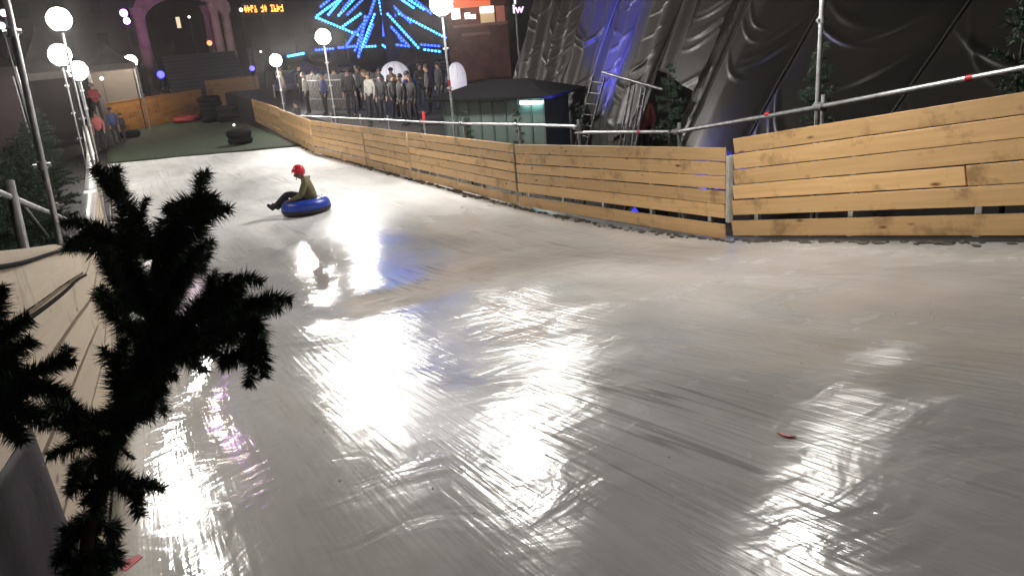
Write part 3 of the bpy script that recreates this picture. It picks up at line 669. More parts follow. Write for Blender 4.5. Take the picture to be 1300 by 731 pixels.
def stand(loc, face_deg, h=1.72, rnd=None):
    rnd = rnd or random; s = h / 1.75; a = math.radians(face_deg); fw = Vector((math.cos(a), math.sin(a), 0)); sd_ = Vector((-fw.y, fw.x, 0)); L = Vector(loc); Z = Vector((0, 0, 1)); J = {}
    sw = rnd.uniform(-.04, .04); J['pelvis'] = L + Z * .95 * s; J['chest'] = L + Z * 1.28 * s + fw * .01; J['neck'] = L + Z * 1.47 * s; J['head'] = L + Z * 1.61 * s + fw * .02 * s
    bend = rnd.choice([0, 0, 1])
    for q, k in (('L', 1), ('R', -1)):
        J['s' + q] = L + Z * 1.40 * s + sd_ * .17 * k * s
        J['e' + q] = L + Z * 1.12 * s + sd_ * .23 * k * s + fw * (-.02 + .06 * bend) * s
        J['h' + q] = L + (Z * .88 * s + sd_ * .22 * k * s + fw * .06 * s if not bend else Z * 1.16 * s + sd_ * .12 * k * s + fw * .26 * s)
        J['p' + q] = L + Z * .88 * s + sd_ * .09 * k * s; st = .07 * k * rnd.uniform(-1, 1)
        J['k' + q] = L + Z * .49 * s + sd_ * .11 * k * s + fw * (st * .5 + .02); J['a' + q] = L + Z * .09 * s + sd_ * .12 * k * s + fw * st; J['t' + q] = J['a' + q] + fw * .16 * s - Z * .05 * s
    return J, fw, s
def clothes(name, c): return mat(name, c, .75, noise=.25, nscale=9)
OLIVE = clothes('olive_jacket', (.13, .12, .05)); NAVY = clothes('navy_trousers', (.010, .009, .018)); REDJ = clothes('red_jacket', (.20, .01, .014)); PINKJ = clothes('pink_jacket', (.28, .07, .07))
GREYJ = clothes('grey_jacket', (.04, .04, .045)); BLKJ = clothes('black_jacket', (.009, .009, .011)); BLUEJ = clothes('blue_jacket', (.03, .04, .13)); TANJ = clothes('tan_jacket', (.10, .08, .06)); MARO = clothes('maroon_jacket', (.06, .01, .013)); WHJ = clothes('cream_jacket', (.26, .25, .23))
HAIR = mat('brown_hair', (.04, .022, .012), .6); HELM = mat('red_helmet', (.62, .012, .04), .22); DHAT = mat('dark_hat', (.02, .02, .025), .85)

# --- rider on a blue inner tube
TC = Vector((3.22, 15.95, 0)); TC.z = zs(TC.y) + .152
slope = math.atan2(zs(17) - zs(15), 2); Rs = Matrix.Rotation(slope, 3, 'X')
tube_t = thing('inner_tube', 'blue inner tube with a dark underside carrying the rider down the ice', 'inner tube', (TC.x, TC.y, TC.z - .152))
tb_ = MB(); tb_.torus(TC, .345, .155, Rs, 48, 18); ob = tb_.build('cover', mat('blue_vinyl', (.012, .05, .42), .38, noise=.15), tube_t)
tb_ = MB(); tb_.lathe(TC - Vector((0, 0, .015)), [(.02, -.135), (.3, -.142), (.42, -.135), (.49, -.09), (.512, -.03), (.508, -.02)], 40, R=Rs); tb_.build('underside', mat('dark_rubber', (.012, .012, .016), .5), tube_t)
tb_ = MB(); tb_.lathe(TC, [(.0, -.06), (.22, -.05), (.28, -.03)], 24, R=Rs); tb_.build('seat', BLACK, tube_t)
for a_ in (200, 340):
    hm = MB(); a = math.radians(a_); c = TC + Rs @ Vector((.35 * math.cos(a), .35 * math.sin(a), .15)); dv = Vector((-math.sin(a), math.cos(a), 0))
    hm.path(spline([c - dv * .09, c - dv * .05 + Vector((0, 0, .03)), c + dv * .05 + Vector((0, 0, .03)), c + dv * .09], 4), .009, n=6); hm.build('handle', BLACK, tube_t)
# camera-side description: facing -X (to the left in the picture), slightly down the slide
fw = Vector((-.93, .37, 0)).normalized(); sd_ = Vector((-fw.y, fw.x, 0)); Z = Vector((0, 0, 1)); C0 = TC + Vector((.04, 0, 0))
J = {}
J['pelvis'] = C0 - fw * .08 + Z * .12; J['chest'] = C0 - fw * .10 + Z * .40; J['neck'] = C0 - fw * .0 + Z * .57; J['head'] = C0 + fw * .09 + Z * .67
for q, k in (('L', 1), ('R', -1)):
    J['s' + q] = C0 - fw * .05 + Z * .50 + sd_ * .155 * k
    J['p' + q] = C0 + fw * .02 + Z * .12 + sd_ * .085 * k
    J['k' + q] = C0 + fw * .36 + Z * (.30 if k > 0 else .26) + sd_ * .11 * k
J['eL'] = C0 + fw * .06 + Z * .26 + sd_ * .30; J['hL'] = C0 + fw * .30 + Z * .17 + sd_ * .24
J['eR'] = C0 + fw * .02 + Z * .26 - sd_ * .28; J['hR'] = C0 + fw * .26 + Z * .15 - sd_ * .26
J['aL'] = C0 + fw * .68 + Z * .02 + sd_ * .13; J['tL'] = J['aL'] + fw * .10 + Z * .10
J['aR'] = C0 + fw * .62 + Z * -.02 - sd_ * .10; J['tR'] = J['aR'] + fw * .12 + Z * .09
person('tubing rider in red helmet, olive jacket and dark trousers sitting on the blue tube', J, OLIVE, NAVY, 'helmet', HELM, face=(fw * .95 - Z * .1).normalized(), s=.98)

TERR = -3.1
tr_ = MB(); tr_.box((27.5, 42, (GZ + TERR) / 2 - .1), (40, 50, TERR - GZ + .2)); struct(tr_.build('pavement', ASPH))
# --- people by the lower left end, crowd behind the right rail
rp = random.Random(5)
def put(px, py, d, face, h, jk, tr, hg, hc, label, group=None, z=None):
    q = at(px, py, d); zz = GZ if z is None else z; zz = TERR if (z is None and q.x > 7.4) else zz; q.x += rp.uniform(-.15, .15); J, fwv, s = stand((q.x, q.y, zz), face, h, rp); return person(label, J, jk, tr, hg, hc, face=fwv, s=s, group=group, sub=1)
st_ = ats(124, 150, 41)
mb = MB(); mb.box((st_.x - .1, 41, (GZ - 2.9) / 2), (.9, .9, abs(GZ + 2.9))); tag(mb.build('lookout_box', clothes('dark_paint', (.03, .028, .03))), 'dark box the red-jacketed marshal stands on', 'platform')
put(125, 150, st_.length + .0, -80, 1.75, REDJ, BLKJ, 'hat', DHAT, 'person in a red jacket standing highest at the left end of the wall', z=-2.9)
q = ats(128, 188, 38.5); J, fwv, s_ = stand((q.x + .1, 38.5, zs(38.5) + .04), -100, 1.72, rp); person('person in a pink jacket and dark trousers at the left edge of the turf', J, PINKJ, BLKJ, 'hair', HAIR, face=fwv, s=s_, sub=1)
q = ats(150, 178, 41); J, fwv, s_ = stand((q.x - .05, 41.0, zs(41) + .04), -60, 1.7, rp); person('person in navy standing on the turf left of the orange end wall', J, BLUEJ, NAVY, 'hat', DHAT, face=fwv, s=s_, sub=1)
q = ats(160, 178, 41); J, fwv, s_ = stand((q.x, 41.6, zs(41) + .04), 150, 1.35, rp); person('shorter dark-clothed person on the turf beside the one in navy', J, BLKJ, NAVY, 'hat', DHAT, face=fwv, s=s_, sub=1)
crowd = [(378, 33, GREYJ, 'hat', 'person with a dark hat under the middle right lamp'), (395, 35, WHJ, 'hair', 'person in a cream jacket left of the picket fence'), (405, 38, BLKJ, 'hair', 'dark-clothed person next to the cream jacket'),
         (447, 32, BLKJ, 'hat', 'dark silhouette in front of the pale pickets, left one'), (466, 31, BLKJ, 'hair', 'dark silhouette in front of the pale pickets, right one'), (484, 29, BLKJ, 'hat', 'person in black left of the white dome'),
         (473, 30, WHJ, 'hair', 'person with pale jacket at the crowd edge left of the dome'), (497, 29, GREYJ, 'hair', 'person in grey before the dome, left half'), (508, 27, BLKJ, 'hair', 'tall person in black against the white dome'), (516, 28, MARO, 'hair', 'person in a maroon jacket in front of the dome'),
         (528, 27.5, BLKJ, 'hat', 'person in black just right of the dome'), (523, 28, BLUEJ, 'hat', 'person in a blue jacket behind the maroon one'), (546, 30, GREYJ, 'hair', 'person in grey near the green booth end'), (365, 40, TANJ, 'hair', 'person in tan below the farthest right lamp')]
crowd += [(455, 34, GREYJ, 'hair', 'person in grey behind the left silhouette at the pickets'), (490, 33, BLUEJ, 'hair', 'person in dark blue behind the crowd, left of the dome middle'), (503, 33, TANJ, 'hat', 'person in tan at the back, under the white dome'),
          (535, 33, BLKJ, 'hair', 'person in black at the back right of the crowd'), (557, 31, BLKJ, 'hat', 'person in black between the crowd and the green booth'), (430, 37, BLKJ, 'hair', 'person in black by the far end of the pickets'), (414, 34, BLUEJ, 'hat', 'person in dark blue beside the middle lamp pole'), (385, 42, BLKJ, 'hair', 'person in black far behind the cream jacket')]
for px, d, jk, hg, lb in crowd:
    put(px, 130, d, rp.uniform(150, 300), rp.uniform(1.62, 1.88), jk, NAVY if rp.random() < .5 else BLKJ, hg, DHAT if hg == 'hat' else HAIR, lb, 'crowd behind the right handrail')
for px, d, jk, lb in [(112, 50, BLKJ, 'person in black among the stalls below the left lamps'), (178, 56, GREYJ, 'person in grey beyond the orange wall, left'), (190, 57, BLKJ, 'person in black beyond the orange wall, near the white stall lamp'), (205, 56, BLUEJ, 'person in blue light beyond the orange wall'), (215, 58, TANJ, 'person in tan beyond the orange wall by the stair foot')]:
    put(px, 110, d, rp.uniform(150, 300), rp.uniform(1.65, 1.85), jk, BLKJ, 'hair', HAIR, lb, 'people beyond the end wall')
q = att(818, 130, 10.3); J, fwv, s_ = stand((q.x, q.y, q.z - 1.45), 200, 1.72, rp); person('person in a pink jacket seen through the ladder trusses', J, PINKJ, BLKJ, 'hair', HAIR, face=fwv, s=s_, sub=1)
pf = MB(); pf.box((q.x, q.y, (GZ + q.z - 1.45) / 2), (1.4, 1.4, q.z - 1.45 - GZ)); tag(pf.build('stage_block', DARK), 'dark stage block under the person in the tarpaulin opening', 'platform')

# ------------------------------------------------------------------ far end of the slide
def wall_panel(a, b, h, label, n=2):
    root = thing('end_wall', label, 'board wall', a, 'orange end walls'); d = (b - a); L = d.length; ux = d.normalized(); R = Matrix((ux, Vector((0, 0, 1)).cross(ux), Vector((0, 0, 1)))).transposed()
    for i in range(n):
        p = MB(); c = a + d * ((i + .5) / n)
        for k in range(5): p.box(c + Vector((0, 0, h * (k + .5) / 5)), (L / n - .03, .04, h / 5 - .006), R, tone=random.uniform(.9, 1.08))
        p.build('board_panel', W_ORANGE, root)
    c = MB(); c.box(a + d * .5 + Vector((0, 0, h + .025)), (L, .1, .04), R); c.build('cap', W_ORANGE, root)
wa = ats(143, 166, 47.5); wb = ats(262, 150, 52.5); wa.z = zs(47.5) + .03; wb.z = zs(52.5) + .03
wall_panel(wa, wb, 1.55, 'orange board end wall closing the green turf at the left')
wc = ats(268, 146, 58); wd_ = ats(335, 143, 58); wc.z = wd_.z = GZ
wall_panel(wc, wd_, 1.9, 'yellowish board wall farther back, right of the tube pile', 1)
RUB = mat('black_tube_rubber', (.004, .004, .006), .9, spec=.08)
def tubes(px, py, s, n, m_, label, r=.5):
    q = ats(px, py, s); z0 = zs(s) + .04
    root = thing('tube_stack' if n > 1 else 'inner_tube', label, 'inner tubes' if n > 1 else 'inner tube', (q.x, s, z0))
    for i in range(n):
        t = MB(); t.torus((q.x + random.uniform(-.06, .06), s + random.uniform(-.06, .06), z0 + .15 + .27 * i), r - .15, .16, None, 32, 12); t.build('tube', m_, root)
tubes(273, 160, 47, 5, RUB, 'tall pile of black inner tubes in front of the orange wall', .62)
tubes(292, 160, 46, 3, RUB, 'second pile of black inner tubes at the right end of the turf', .6)
tubes(236, 154, 49, 1, mat('red_vinyl', (.2, .015, .02), .4), 'dark red inner tube lying by the orange wall', .75)
tubes(305, 183, 33.8, 2, RUB, 'two black inner tubes near the turf edge on the right', .5)
tubes(165, 170, 44, 1, RUB, 'black inner tube on the turf by the short person', .5)
q = ats(297, 159, 38.5); ml = MB(); ml.ball(q, .05, 10, 6); ml.tube(q, (q.x, q.y, zs(38.5) + .04), .012, n=6, mi=1)
tag(ml.build('marker_lamp', [mat('marker_glow', (1, 1, 1), emit=(1, .95, .85), es=4), BLACK]), 'tiny white marker lamp on a thin stake over the dark turf', 'lamp')

# stairs and portal
sr = thing('stairway', 'wide dark stairway rising behind the end wall', 'stairs', ats(270, 118, 62)); st0 = ats(222, 120, 62); st1 = ats(322, 118, 62)
mb = MB(); Wd = (st1.x - st0.x); cx_ = (st0.x + st1.x) / 2
for k in range(14): mb.box((cx_, 62 + k * .42, (GZ + GZ + .26 * (k + 1)) / 2), (Wd, .42, .26 * (k + 1)))
mb.build('steps', mat('dark_stone', (.028, .026, .030), .6, noise=.2, nscale=2), sr)
mb = MB()
for k in range(14): mb.box((cx_, 61.81 + k * .42, GZ + .26 * (k + 1) - .015), (Wd + .02, .05, .035))
mb.build('nosing', mat('worn_stone', (.07, .066, .07), .5), sr)
STONE = mat('pale_stone', (.30, .24, .23), .7, noise=.25, nscale=1.2, bump=.3, bscale=3)
YA = 78.0
ar = thing('portal', 'pale stone portal with curved arch and round columns behind the stairs', 'portal', (ats(240, 80, YA).x, YA, GZ))
topz = ats(240, 6, YA).z
def pil(x0, x1, nm, yy=YA, top=None, m_=STONE):
    a, b = ats(x0, 45, yy), ats(x1, 45, yy); x = (a.x + b.x) / 2; r = (b.x - a.x) / 2; t = top or topz; p = MB()
    p.lathe((x, yy, GZ), [(r * 1.25, 0), (r * 1.25, .5), (r, .7), (r * .93, t - GZ - .8), (r * 1.2, t - GZ - .5), (r * 1.25, t - GZ)], 18); p.build(nm, m_, ar); return x
xl = pil(173, 190, 'column'); pil(262, 273, 'column', YA + 4); pil(271, 283, 'column'); xr = pil(284, 297, 'column', YA + .6)
p = MB(); n = 24; xm = (xl + xr) / 2; hw = (xr - xl) / 2
for i in range(n):
    a0, a1 = math.pi * i / n, math.pi * (i + 1) / n
    V = []
    for a in (a0, a1):
        for k, dz in ((.93, 0), (1.12, .9)): V += [(xm - hw * k * math.cos(a), YA - .5, topz - 1.6 + 2.4 * k * math.sin(a) + dz), (xm - hw * k * math.cos(a), YA + .9, topz - 1.6 + 2.4 * k * math.sin(a) + dz)]
    p.add(V, [(0, 2, 6, 4), (1, 5, 7, 3), (0, 4, 5, 1), (2, 3, 7, 6), (0, 1, 3, 2), (4, 6, 7, 5)])
p.build('arch', STONE, ar)
p = MB(); p.box((xm, YA + 1, topz + 2.9), (hw * 2.5, 2.6, 1.4)); p.box((xm, YA + .8, topz + 2.1), (hw * 2.6, 3.2, .25)); p.build('entablature', STONE, ar)
p = MB(); q = ats(225, 22, YA + 6); q2 = ats(228, 36, YA + 6); p.box((q + q2) / 2, (.35, .1, (q - q2).length)); p.build('window', mat('warm_window', (.3, .25, .15), emit=(1, .8, .5), es=.8), ar)

# ------------------------------------------------------------------ lights and buildings of the fair
def glow(px, py, d, r, colr, es, label, cat='lamp', group='small lights of the fair'):
    q = at(px, py, d); root = thing('fair_lamp', label, cat, (q.x, q.y, GZ), group)
    b = MB(); b.ball(q, r, 12, 8); b.build('bulb', mat('glow_%d_%d_%d' % tuple(int(c * 99) for c in colr) + '_%g' % es, (.5, .5, .5), emit=colr, es=es), root)
    b = MB(); b.tube((q.x, q.y, GZ), q - Vector((0, 0, r * .9)), .03, n=6); b.build('pole', BLACK, root); return root
glow(166, 78, 48, .32, (1, .86, .66), 160, 'bright warm stall lamp left of the portal')
glow(157, 17, 60, .24, (.55, .12, 1), 22, 'upper violet lamp left of the portal')
glow(161, 27, 60, .2, (.8, .3, 1), 22, 'lower pinkish violet lamp left of the portal')
glow(204, 95, 57, .24, (.05, .05, 1), 3.5, 'deep blue lamp behind the end wall')
glow(320, 87, 57, .18, (.08, .06, 1), 3.0, 'deep blue lamp right of the stairs')
glow(266, 55, 70, .20, (1, .2, .08), 3.0, 'small red lamp in front of the portal')
glow(306, 13, 75, .16, (1, .95, .8), 3, 'small white lamp left of the orange sign')
glow(405, 113, 45, .09, (1, .97, .9), 3, 'tiny white lamp above the crowd')
glow(240, 22, 73, .10, (1, .97, .9), 3, 'tiny white lamp inside the portal')
glow(5, 17, 30, .11, (1, .5, .8), 5, 'pink lamp at the upper left corner')
glow(2, 33, 30, .11, (.45, .6, 1), 3, 'pale blue lamp at the left edge')
glow(331, 66, 60, .08, (1, .97, .9), 3, 'tiny white lamp right of the stairs, upper left one')
glow(129, 100, 50, .10, (1, .9, .8), 3, 'tiny lamp above the red jacket')
glow(491, 40, 60, .08, (1, .15, .12), 4, 'tiny red lamp within the blue ride')
# violet stage flood lighting the arch
flood(ats(176, 95, 70), ats(215, -10, 78), (.9, .25, .75), 900, 'violet floodlight at the portal foot', size=.4, spot=80, grp='portal floodlights')
flood(ats(300, 92, 72), ats(280, 10, 79), (1, .8, .65), 350, 'warm floodlight beside the portal columns', size=.4, spot=70, grp='portal floodlights')

# orange dot sign
sg = thing('led_sign', 'orange glowing lettered sign high beside the portal', 'sign', (ats(334, 60, 85).x, 85.2, GZ)); a, b = ats(309, 12, 85), ats(359, 10.5, 85)
mb = MB(); mb.box((a + b) / 2 + Vector((0, .1, 0)), ((b - a).length + .3, .14, 1.3)); mb.build('panel', BLACK, sg)
mb = MB(); x = a.x + .1
rs = random.Random(9)
ux = (b - a).normalized()
i = 0; pos = .1; Ltot = (b - a).length
AMB = mat('amber_glow', (.5, .3, .1), emit=(1, .36, .05), es=3.2)
for cell in range(12):
    if cell in (4, 7): continue
    mb = MB(); x0 = .08 + cell * Ltot / 12; cw = Ltot / 12 * .78
    mb.box(a + ux * (x0 + cw * rs.choice([.15, .5, .85])), (cw * .24, .05, .66))
    for z in rs.sample([-.27, -.09, .09, .27], 2): mb.box(a + ux * (x0 + cw / 2) + Vector((0, -.002, z)), (cw, .05, .11))
    mb.build('glyph', AMB, sg)
mb = MB(); mb.tube(((a.x + b.x) / 2, 85.2, GZ), ((a.x + b.x) / 2, 85.2, a.z - .6), .1, n=8); mb.build('mast', BLACK, sg)

# blue fairground ride: arms dotted with bulbs
rd = thing('fairground_ride', 'blue lit fairground ride with radiating arms of dotted lights', 'fairground ride', (at(482, 60, 56).x, at(482, 60, 56).y, GZ))
BL1 = mat('bulb_cyan', (.1, .1, .1), emit=(.03, .30, 1), es=12); BL2 = mat('bulb_blue', (.1, .1, .1), emit=(.02, .05, 1), es=9); RIDE = mat('glowing_ride_steel', (.03, .04, .10), .4, emit=(.01, .09, .9), es=1.1)  # strut steel emits blue itself, widening the glow beyond the bulbs
arms = [((446, -12), (402, 21), 0), ((462, -14), (429, 21), 0), ((441, -10), (416, 20), 0), ((400, 22), (460, 47), 0), ((459, 17), (434, 35), 0), ((471, 17), (452, 42), 1), ((476, 17), (457, 66), 0), ((464, 20), (455, 74), 1), ((468, 20), (450, 66), 1),
        ((479, -12), (485, 20), 0), ((484, -12), (490, 18), 0), ((491, 17), (532, 62), 0), ((493, 26), (511, 54), 1), ((505, 17), (567, 49), 0), ((503, -10), (539, 13), 0), ((498, -8), (526, 11), 0), ((485, 57), (501, 70), 0),
        ((533, 57), (559, 59), 1), ((537, 63), (560, 66), 0), ((580, 60), (599, 62), 0), ((429, 61), (452, 59), 1), ((365, 72), (386, 68), 0), ((502, 57), (517, 59), 1), ((487, 30), (500, 52), 1), ((570, 48), (578, 56), 0), ((573, 70), (580, 69), 0),
        ((470, -10), (440, 20), 1), ((488, -10), (502, 22), 1), ((477, -4), (469, 20), 1), ((455, -12), (434, 14), 1), ((495, 4), (522, 30), 1), ((512, -12), (548, 18), 1), ((430, -10), (406, 10), 1), ((487, 20), (487, 46), 1), ((474, 30), (462, 60), 1), ((496, 34), (520, 60), 1), ((452, 40), (440, 58), 1), ((400, 64), (424, 62), 1), ((456, 60), (478, 59), 0)]
rr_ = random.Random(2)
for i, (p, q, c) in enumerate(arms):
    d0 = 54 + (i * 37 % 7) * .8; A0, A1 = at(*p, d0), at(*q, d0 + rr_.uniform(-1.5, 1.5)); m_ = MB(); m_.tube(A0, A1, .09, n=6)
    n = max(3, int((A1 - A0).length / .22))
    for k in range(n):
        e = A0.lerp(A1, (k + .5) / n) - (A0.lerp(A1, .5)).normalized() * .1; m_.ball(e, .07, 6, 4, mi=1)
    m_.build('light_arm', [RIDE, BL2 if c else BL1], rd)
hub = at(483, -60, 56); m_ = MB(); m_.tube((hub.x, hub.y, GZ), hub, .45, n=14); m_.build('mast', DARK, rd)
m_ = MB(); m_.lathe((hub.x, hub.y, GZ), [(3.2, 0), (3.2, .5), (2.6, .7), (.5, 1.2)], 28); m_.build('base', DARK, rd)
for px, py in [(404, 60), (440, 75), (530, 75), (562, 72), (596, 68), (378, 74)]:
    e = at(px, py, 56); m_ = MB(); m_.lathe(e - Vector((0, 0, .9)), [(.5, .0), (.75, .2), (.7, .5), (.3, .55)], 14); m_.tube(e, e + Vector((0, 0, 1.2)), .05, n=6); m_.build('gondola', DARK, rd)

# white domes
def dome(px0, px1, pyt, pyb, d, label, es):
    a, b = at(px0, pyb, d), at(px1, pyb, d); c = (a + b) / 2; r = (b - a).length / 2; t = at((px0 + px1) / 2, pyt, d)
    root = thing('dome_tent', label, 'dome tent', (c.x, c.y, GZ), 'pale dome tents'); h = t.z - c.z
    mb = MB(); mb.lathe(c, [(r, GZ - c.z), (r, -.3)] + [(r * math.cos(x), h * math.sin(x)) for x in np.linspace(0, 1.56, 9)], 24)
    mb.build('shell', mat('glowing_dome_fabric_%g' % es, (.7, .7, .74), .6, emit=(.85, .82, 1), es=es, noise=.2, nscale=1), root)  # shell fabric emits, standing in for light inside the dome
    mb = MB()
    for k in range(5):
        aa = math.pi * k / 5; mb.path([c + Vector((r * math.cos(x) * math.cos(aa), r * math.cos(x) * math.sin(aa), h * math.sin(x))) for x in np.linspace(0, math.pi, 14)], .012, n=5)
    mb.build('frame', STEEL, root)
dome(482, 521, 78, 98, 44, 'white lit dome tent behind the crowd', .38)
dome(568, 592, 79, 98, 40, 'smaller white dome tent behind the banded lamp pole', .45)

# green booth with tube light
bt = thing('booth', 'grey green booth with a dark roof behind the handrail', 'booth', (9.3, 16.8, GZ))
a = at(560, 104, 20.0); b = at(689, 112, 18.6); a.z = b.z = -1.75
d = (b - a); L = d.length; ux = d.normalized(); uy = Vector((0, 0, 1)).cross(ux); R = Matrix((ux, uy, Vector((0, 0, 1)))).transposed(); if_ = 1 if uy.x > 0 else -1
cen = (a + b) / 2 + uy * if_ * .7
BOOTH = mat('booth_paint', (.07, .10, .092), .55, noise=.15, nscale=2)
mb = MB(); mb.box(Vector((cen.x, cen.y, (GZ - 1.62) / 2)), (L, 1.4, -1.75 - GZ), R); mb.build('wall', BOOTH, bt)
mb = MB(); n = 8
for i in range(n + 1): q = a + d * (i / n) - uy * if_ * .012; mb.box((q.x, q.y, (GZ - 1.62) / 2), (.05, .03, -1.79 - GZ), R)
mb.build('rib', mat('booth_rib', (.05, .065, .06), .5), bt)
mb = MB(); hw_ = 1.5; e = .35
V = [a - ux * e - uy * if_ * .3, b + ux * e - uy * if_ * .3, b + ux * e + uy * if_ * 1.7, a - ux * e + uy * if_ * 1.7]; rz = Vector((0, 0, .40))
V2 = [v + Vector((0, 0, .0)) for v in V] + [a + ux * .8 + uy * if_ * .7 + rz, b - ux * .8 + uy * if_ * .7 + rz] + [v + Vector((0, 0, .06)) for v in V]
mb.add(V2, [(3, 2, 1, 0), (0, 1, 7, 6), (1, 2, 8, 7), (2, 3, 9, 8), (3, 0, 6, 9), (6, 7, 5, 4), (7, 8, 5), (8, 9, 4, 5), (9, 6, 4)]); mb.build('roof', mat('roof_felt', (.006, .006, .007), 1., spec=.1), bt)
q0 = a + d * .80 - uy * if_ * .10 - Vector((0, 0, .10)); q1 = a + d * 1.0 - uy * if_ * .10 - Vector((0, 0, .10))
tl = thing('tube_light', 'glowing cool white tube light under the booth eave', 'tube light', tuple(q0))
mb = MB(); mb.tube(q0, q1, .035, n=10); mb.build('tube', mat('tube_glow', (1, 1, 1), emit=(.55, 1, .98), es=30), tl)
mb = MB(); mb.box((q0 + q1) / 2 + Vector((0, 0, .05)), (L * .21, .08, .03), R); mb.build('holder', WHITE, tl)

# pale picket fence, blue tent, dark buildings, kiosk
pk = thing('picket_fence', 'pale picket fence behind the crowd left of the dome', 'fence', (at(430, 120, 36).x, at(430, 120, 36).y, GZ)); a, b = at(392, 115, 37), at(482, 112, 33); a.z = b.z = TERR
mb = MB()
for i in range(46): q = a.lerp(b, i / 45); mb.box(q + Vector((0, 0, .78 + .03 * (i % 3))), (.06, .03, 1.5), rotz(.6))
mb.build('picket', mat('weathered_white', (.09, .085, .082), .7, noise=.3), pk)
mb = MB(); mb.tube(a + Vector((0, .05, .5)), b + Vector((0, .05, .5)), .03); mb.tube(a + Vector((0, .05, 1.3)), b + Vector((0, .05, 1.3)), .03); mb.build('rail', STEELD, pk)
def tent(px0, px1, pye, pyp, d, label, m_, dep=4, wallm=None, grp='market tents'):
    a, b = at(px0, pye, d), at(px1, pye, d); zE = (a.z + b.z) / 2; zP = at((px0 + px1) / 2, pyp, d).z; root = thing('market_tent', label, 'tent', ((a.x + b.x) / 2, (a.y + b.y) / 2, GZ), grp)
    a.z = b.z = zE; ux = (b - a).normalized(); uy = Vector((0, 0, 1)).cross(ux); L = (b - a).length; c4 = [a, b, b + uy * dep, a + uy * dep]; pk_ = (a + b) / 2 + uy * dep / 2; pk_.z = zP
    rings = []
    for f in np.linspace(0, 1, 7):
        s = (1 - f) ** 1.35; rings.append([Vector((pk_.x + (c.x - pk_.x) * s, pk_.y + (c.y - pk_.y) * s, zE + (zP - zE) * f)) for c in c4])
    mb = MB(); mb.add([v for r in rings for v in r], [(k * 4 + i, k * 4 + (i + 1) % 4, k * 4 + 4 + (i + 1) % 4, k * 4 + 4 + i) for k in range(6) for i in range(4)])
    mb.add(c4 + [c - Vector((0, 0, .3)) for c in c4], [(i, 4 + i, 4 + (i + 1) % 4, (i + 1) % 4) for i in range(4)]); mb.build('canopy', m_, root)
    for c in c4: mb = MB(); mb.tube((c.x, c.y, GZ), c, .04, n=8); mb.build('tent_pole', STEELD, root)
    if wallm:
        mb = MB(); mb.add([Vector((c.x, c.y, z)) for c in (c4[2], c4[3]) for z in (GZ, zE)] + [Vector((c.x, c.y, z)) for c in (c4[0], c4[3]) for z in (GZ, zE)], [(0, 1, 3, 2), (4, 5, 7, 6)]); mb.build('side_wall', wallm, root)
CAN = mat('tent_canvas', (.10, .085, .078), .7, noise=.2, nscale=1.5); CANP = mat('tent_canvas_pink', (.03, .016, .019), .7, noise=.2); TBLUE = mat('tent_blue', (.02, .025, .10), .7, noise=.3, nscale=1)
tent(108, 172, 82, 55, 46, 'pale peaked market tent under the left lamps, its eave brightly lit', CAN, wallm=CAN)
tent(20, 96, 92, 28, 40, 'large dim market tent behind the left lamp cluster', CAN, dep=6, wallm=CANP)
tent(-60, 20, 88, 30, 32, 'pinkish market tent at the left edge', CANP, dep=6, wallm=CANP)
tent(346, 432, 104, 76, 48, 'dark blue tent roof behind the right lamps', TBLUE, dep=5, wallm=TBLUE)
tent(530, 566, 100, 80, 46, 'small dark blue tent between the two domes', TBLUE, dep=4, wallm=TBLUE)
WIN = mat('window_dim', (.2, .2, .2), .3, emit=(1, .85, .6), es=.5); WINT = mat('window_teal', (.1, .2, .2), .3, emit=(.25, .8, .7), es=.35)
def building(px0, px1, pyt, d, label, colr, wins=(), dep=12):
    a, b = at(px0, pyt, d), at(px1, pyt, d); a.z = b.z = max(a.z, b.z); ux = (b - a).normalized(); uy = Vector((0, 0, 1)).cross(ux); L = (b - a).length; R = Matrix((ux, uy, Vector((0, 0, 1)))).transposed()
    root = thing('building', label, 'building', ((a.x + b.x) / 2, (a.y + b.y) / 2, GZ), 'dark buildings round the fair'); c = (a + b) / 2 + uy * dep / 2; H = a.z - GZ
    mb = MB(); mb.box((c.x, c.y, GZ + H / 2), (L, dep, H), R); mb.build('wall', mat('facade_%d' % int(sum(colr) * 1000), tuple(c_ * .5 for c_ in colr), .9, noise=.3, nscale=.4), root)
    mb = MB(); mb.box((c.x, c.y, a.z + .15), (L + .6, dep + .6, .3), R); mb.build('roof', mat('roof_dark', (.03, .03, .032), .8), root)
    nx = max(2, int(L / 3.2)); nz = max(1, int(H / 3.4))
    for i in range(nx):
        for k in range(nz):
            mb = MB(); q = a + ux * (L * (i + .5) / nx) - uy * .03; q.z = GZ + 3.4 * k + 2.1; mb.box(q, (1.1, .1, 1.6), R)
            mb.build('window', mat('window_dark', (.008, .009, .012), .5, spec=.2), root)
    for px, py, wpx, hpx, m_ in wins:
        q = at(px, py, d - .3); s = d / F; mb = MB(); mb.box(q, (wpx * s, .12, hpx * s), R); mb.build('lit_window', m_, root)
building(-120, 170, -60, 95, 'dark building behind the left tents with a teal lit window', (.05, .042, .045), [(127, 32, 9, 6, WINT)])
building(296, 420, -70, 120, 'dark building behind the orange sign', (.03, .028, .030))
building(420, 660, -90, 110, 'brownish building behind the blue ride', (.05, .036, .032), [(520, 30, 5, 4, WIN)])
building(180, 300, -10, 105, 'dark tall building framed by the portal', (.02, .02, .022))
building(650, 1100, -40, 70, 'dark hall behind the tarpaulin', (.02, .02, .024))
ks = thing('kiosk', 'red brown kiosk with an orange lit canopy and bright menu boards', 'kiosk', tuple(at(612, 60, 46).xy) + (GZ,))
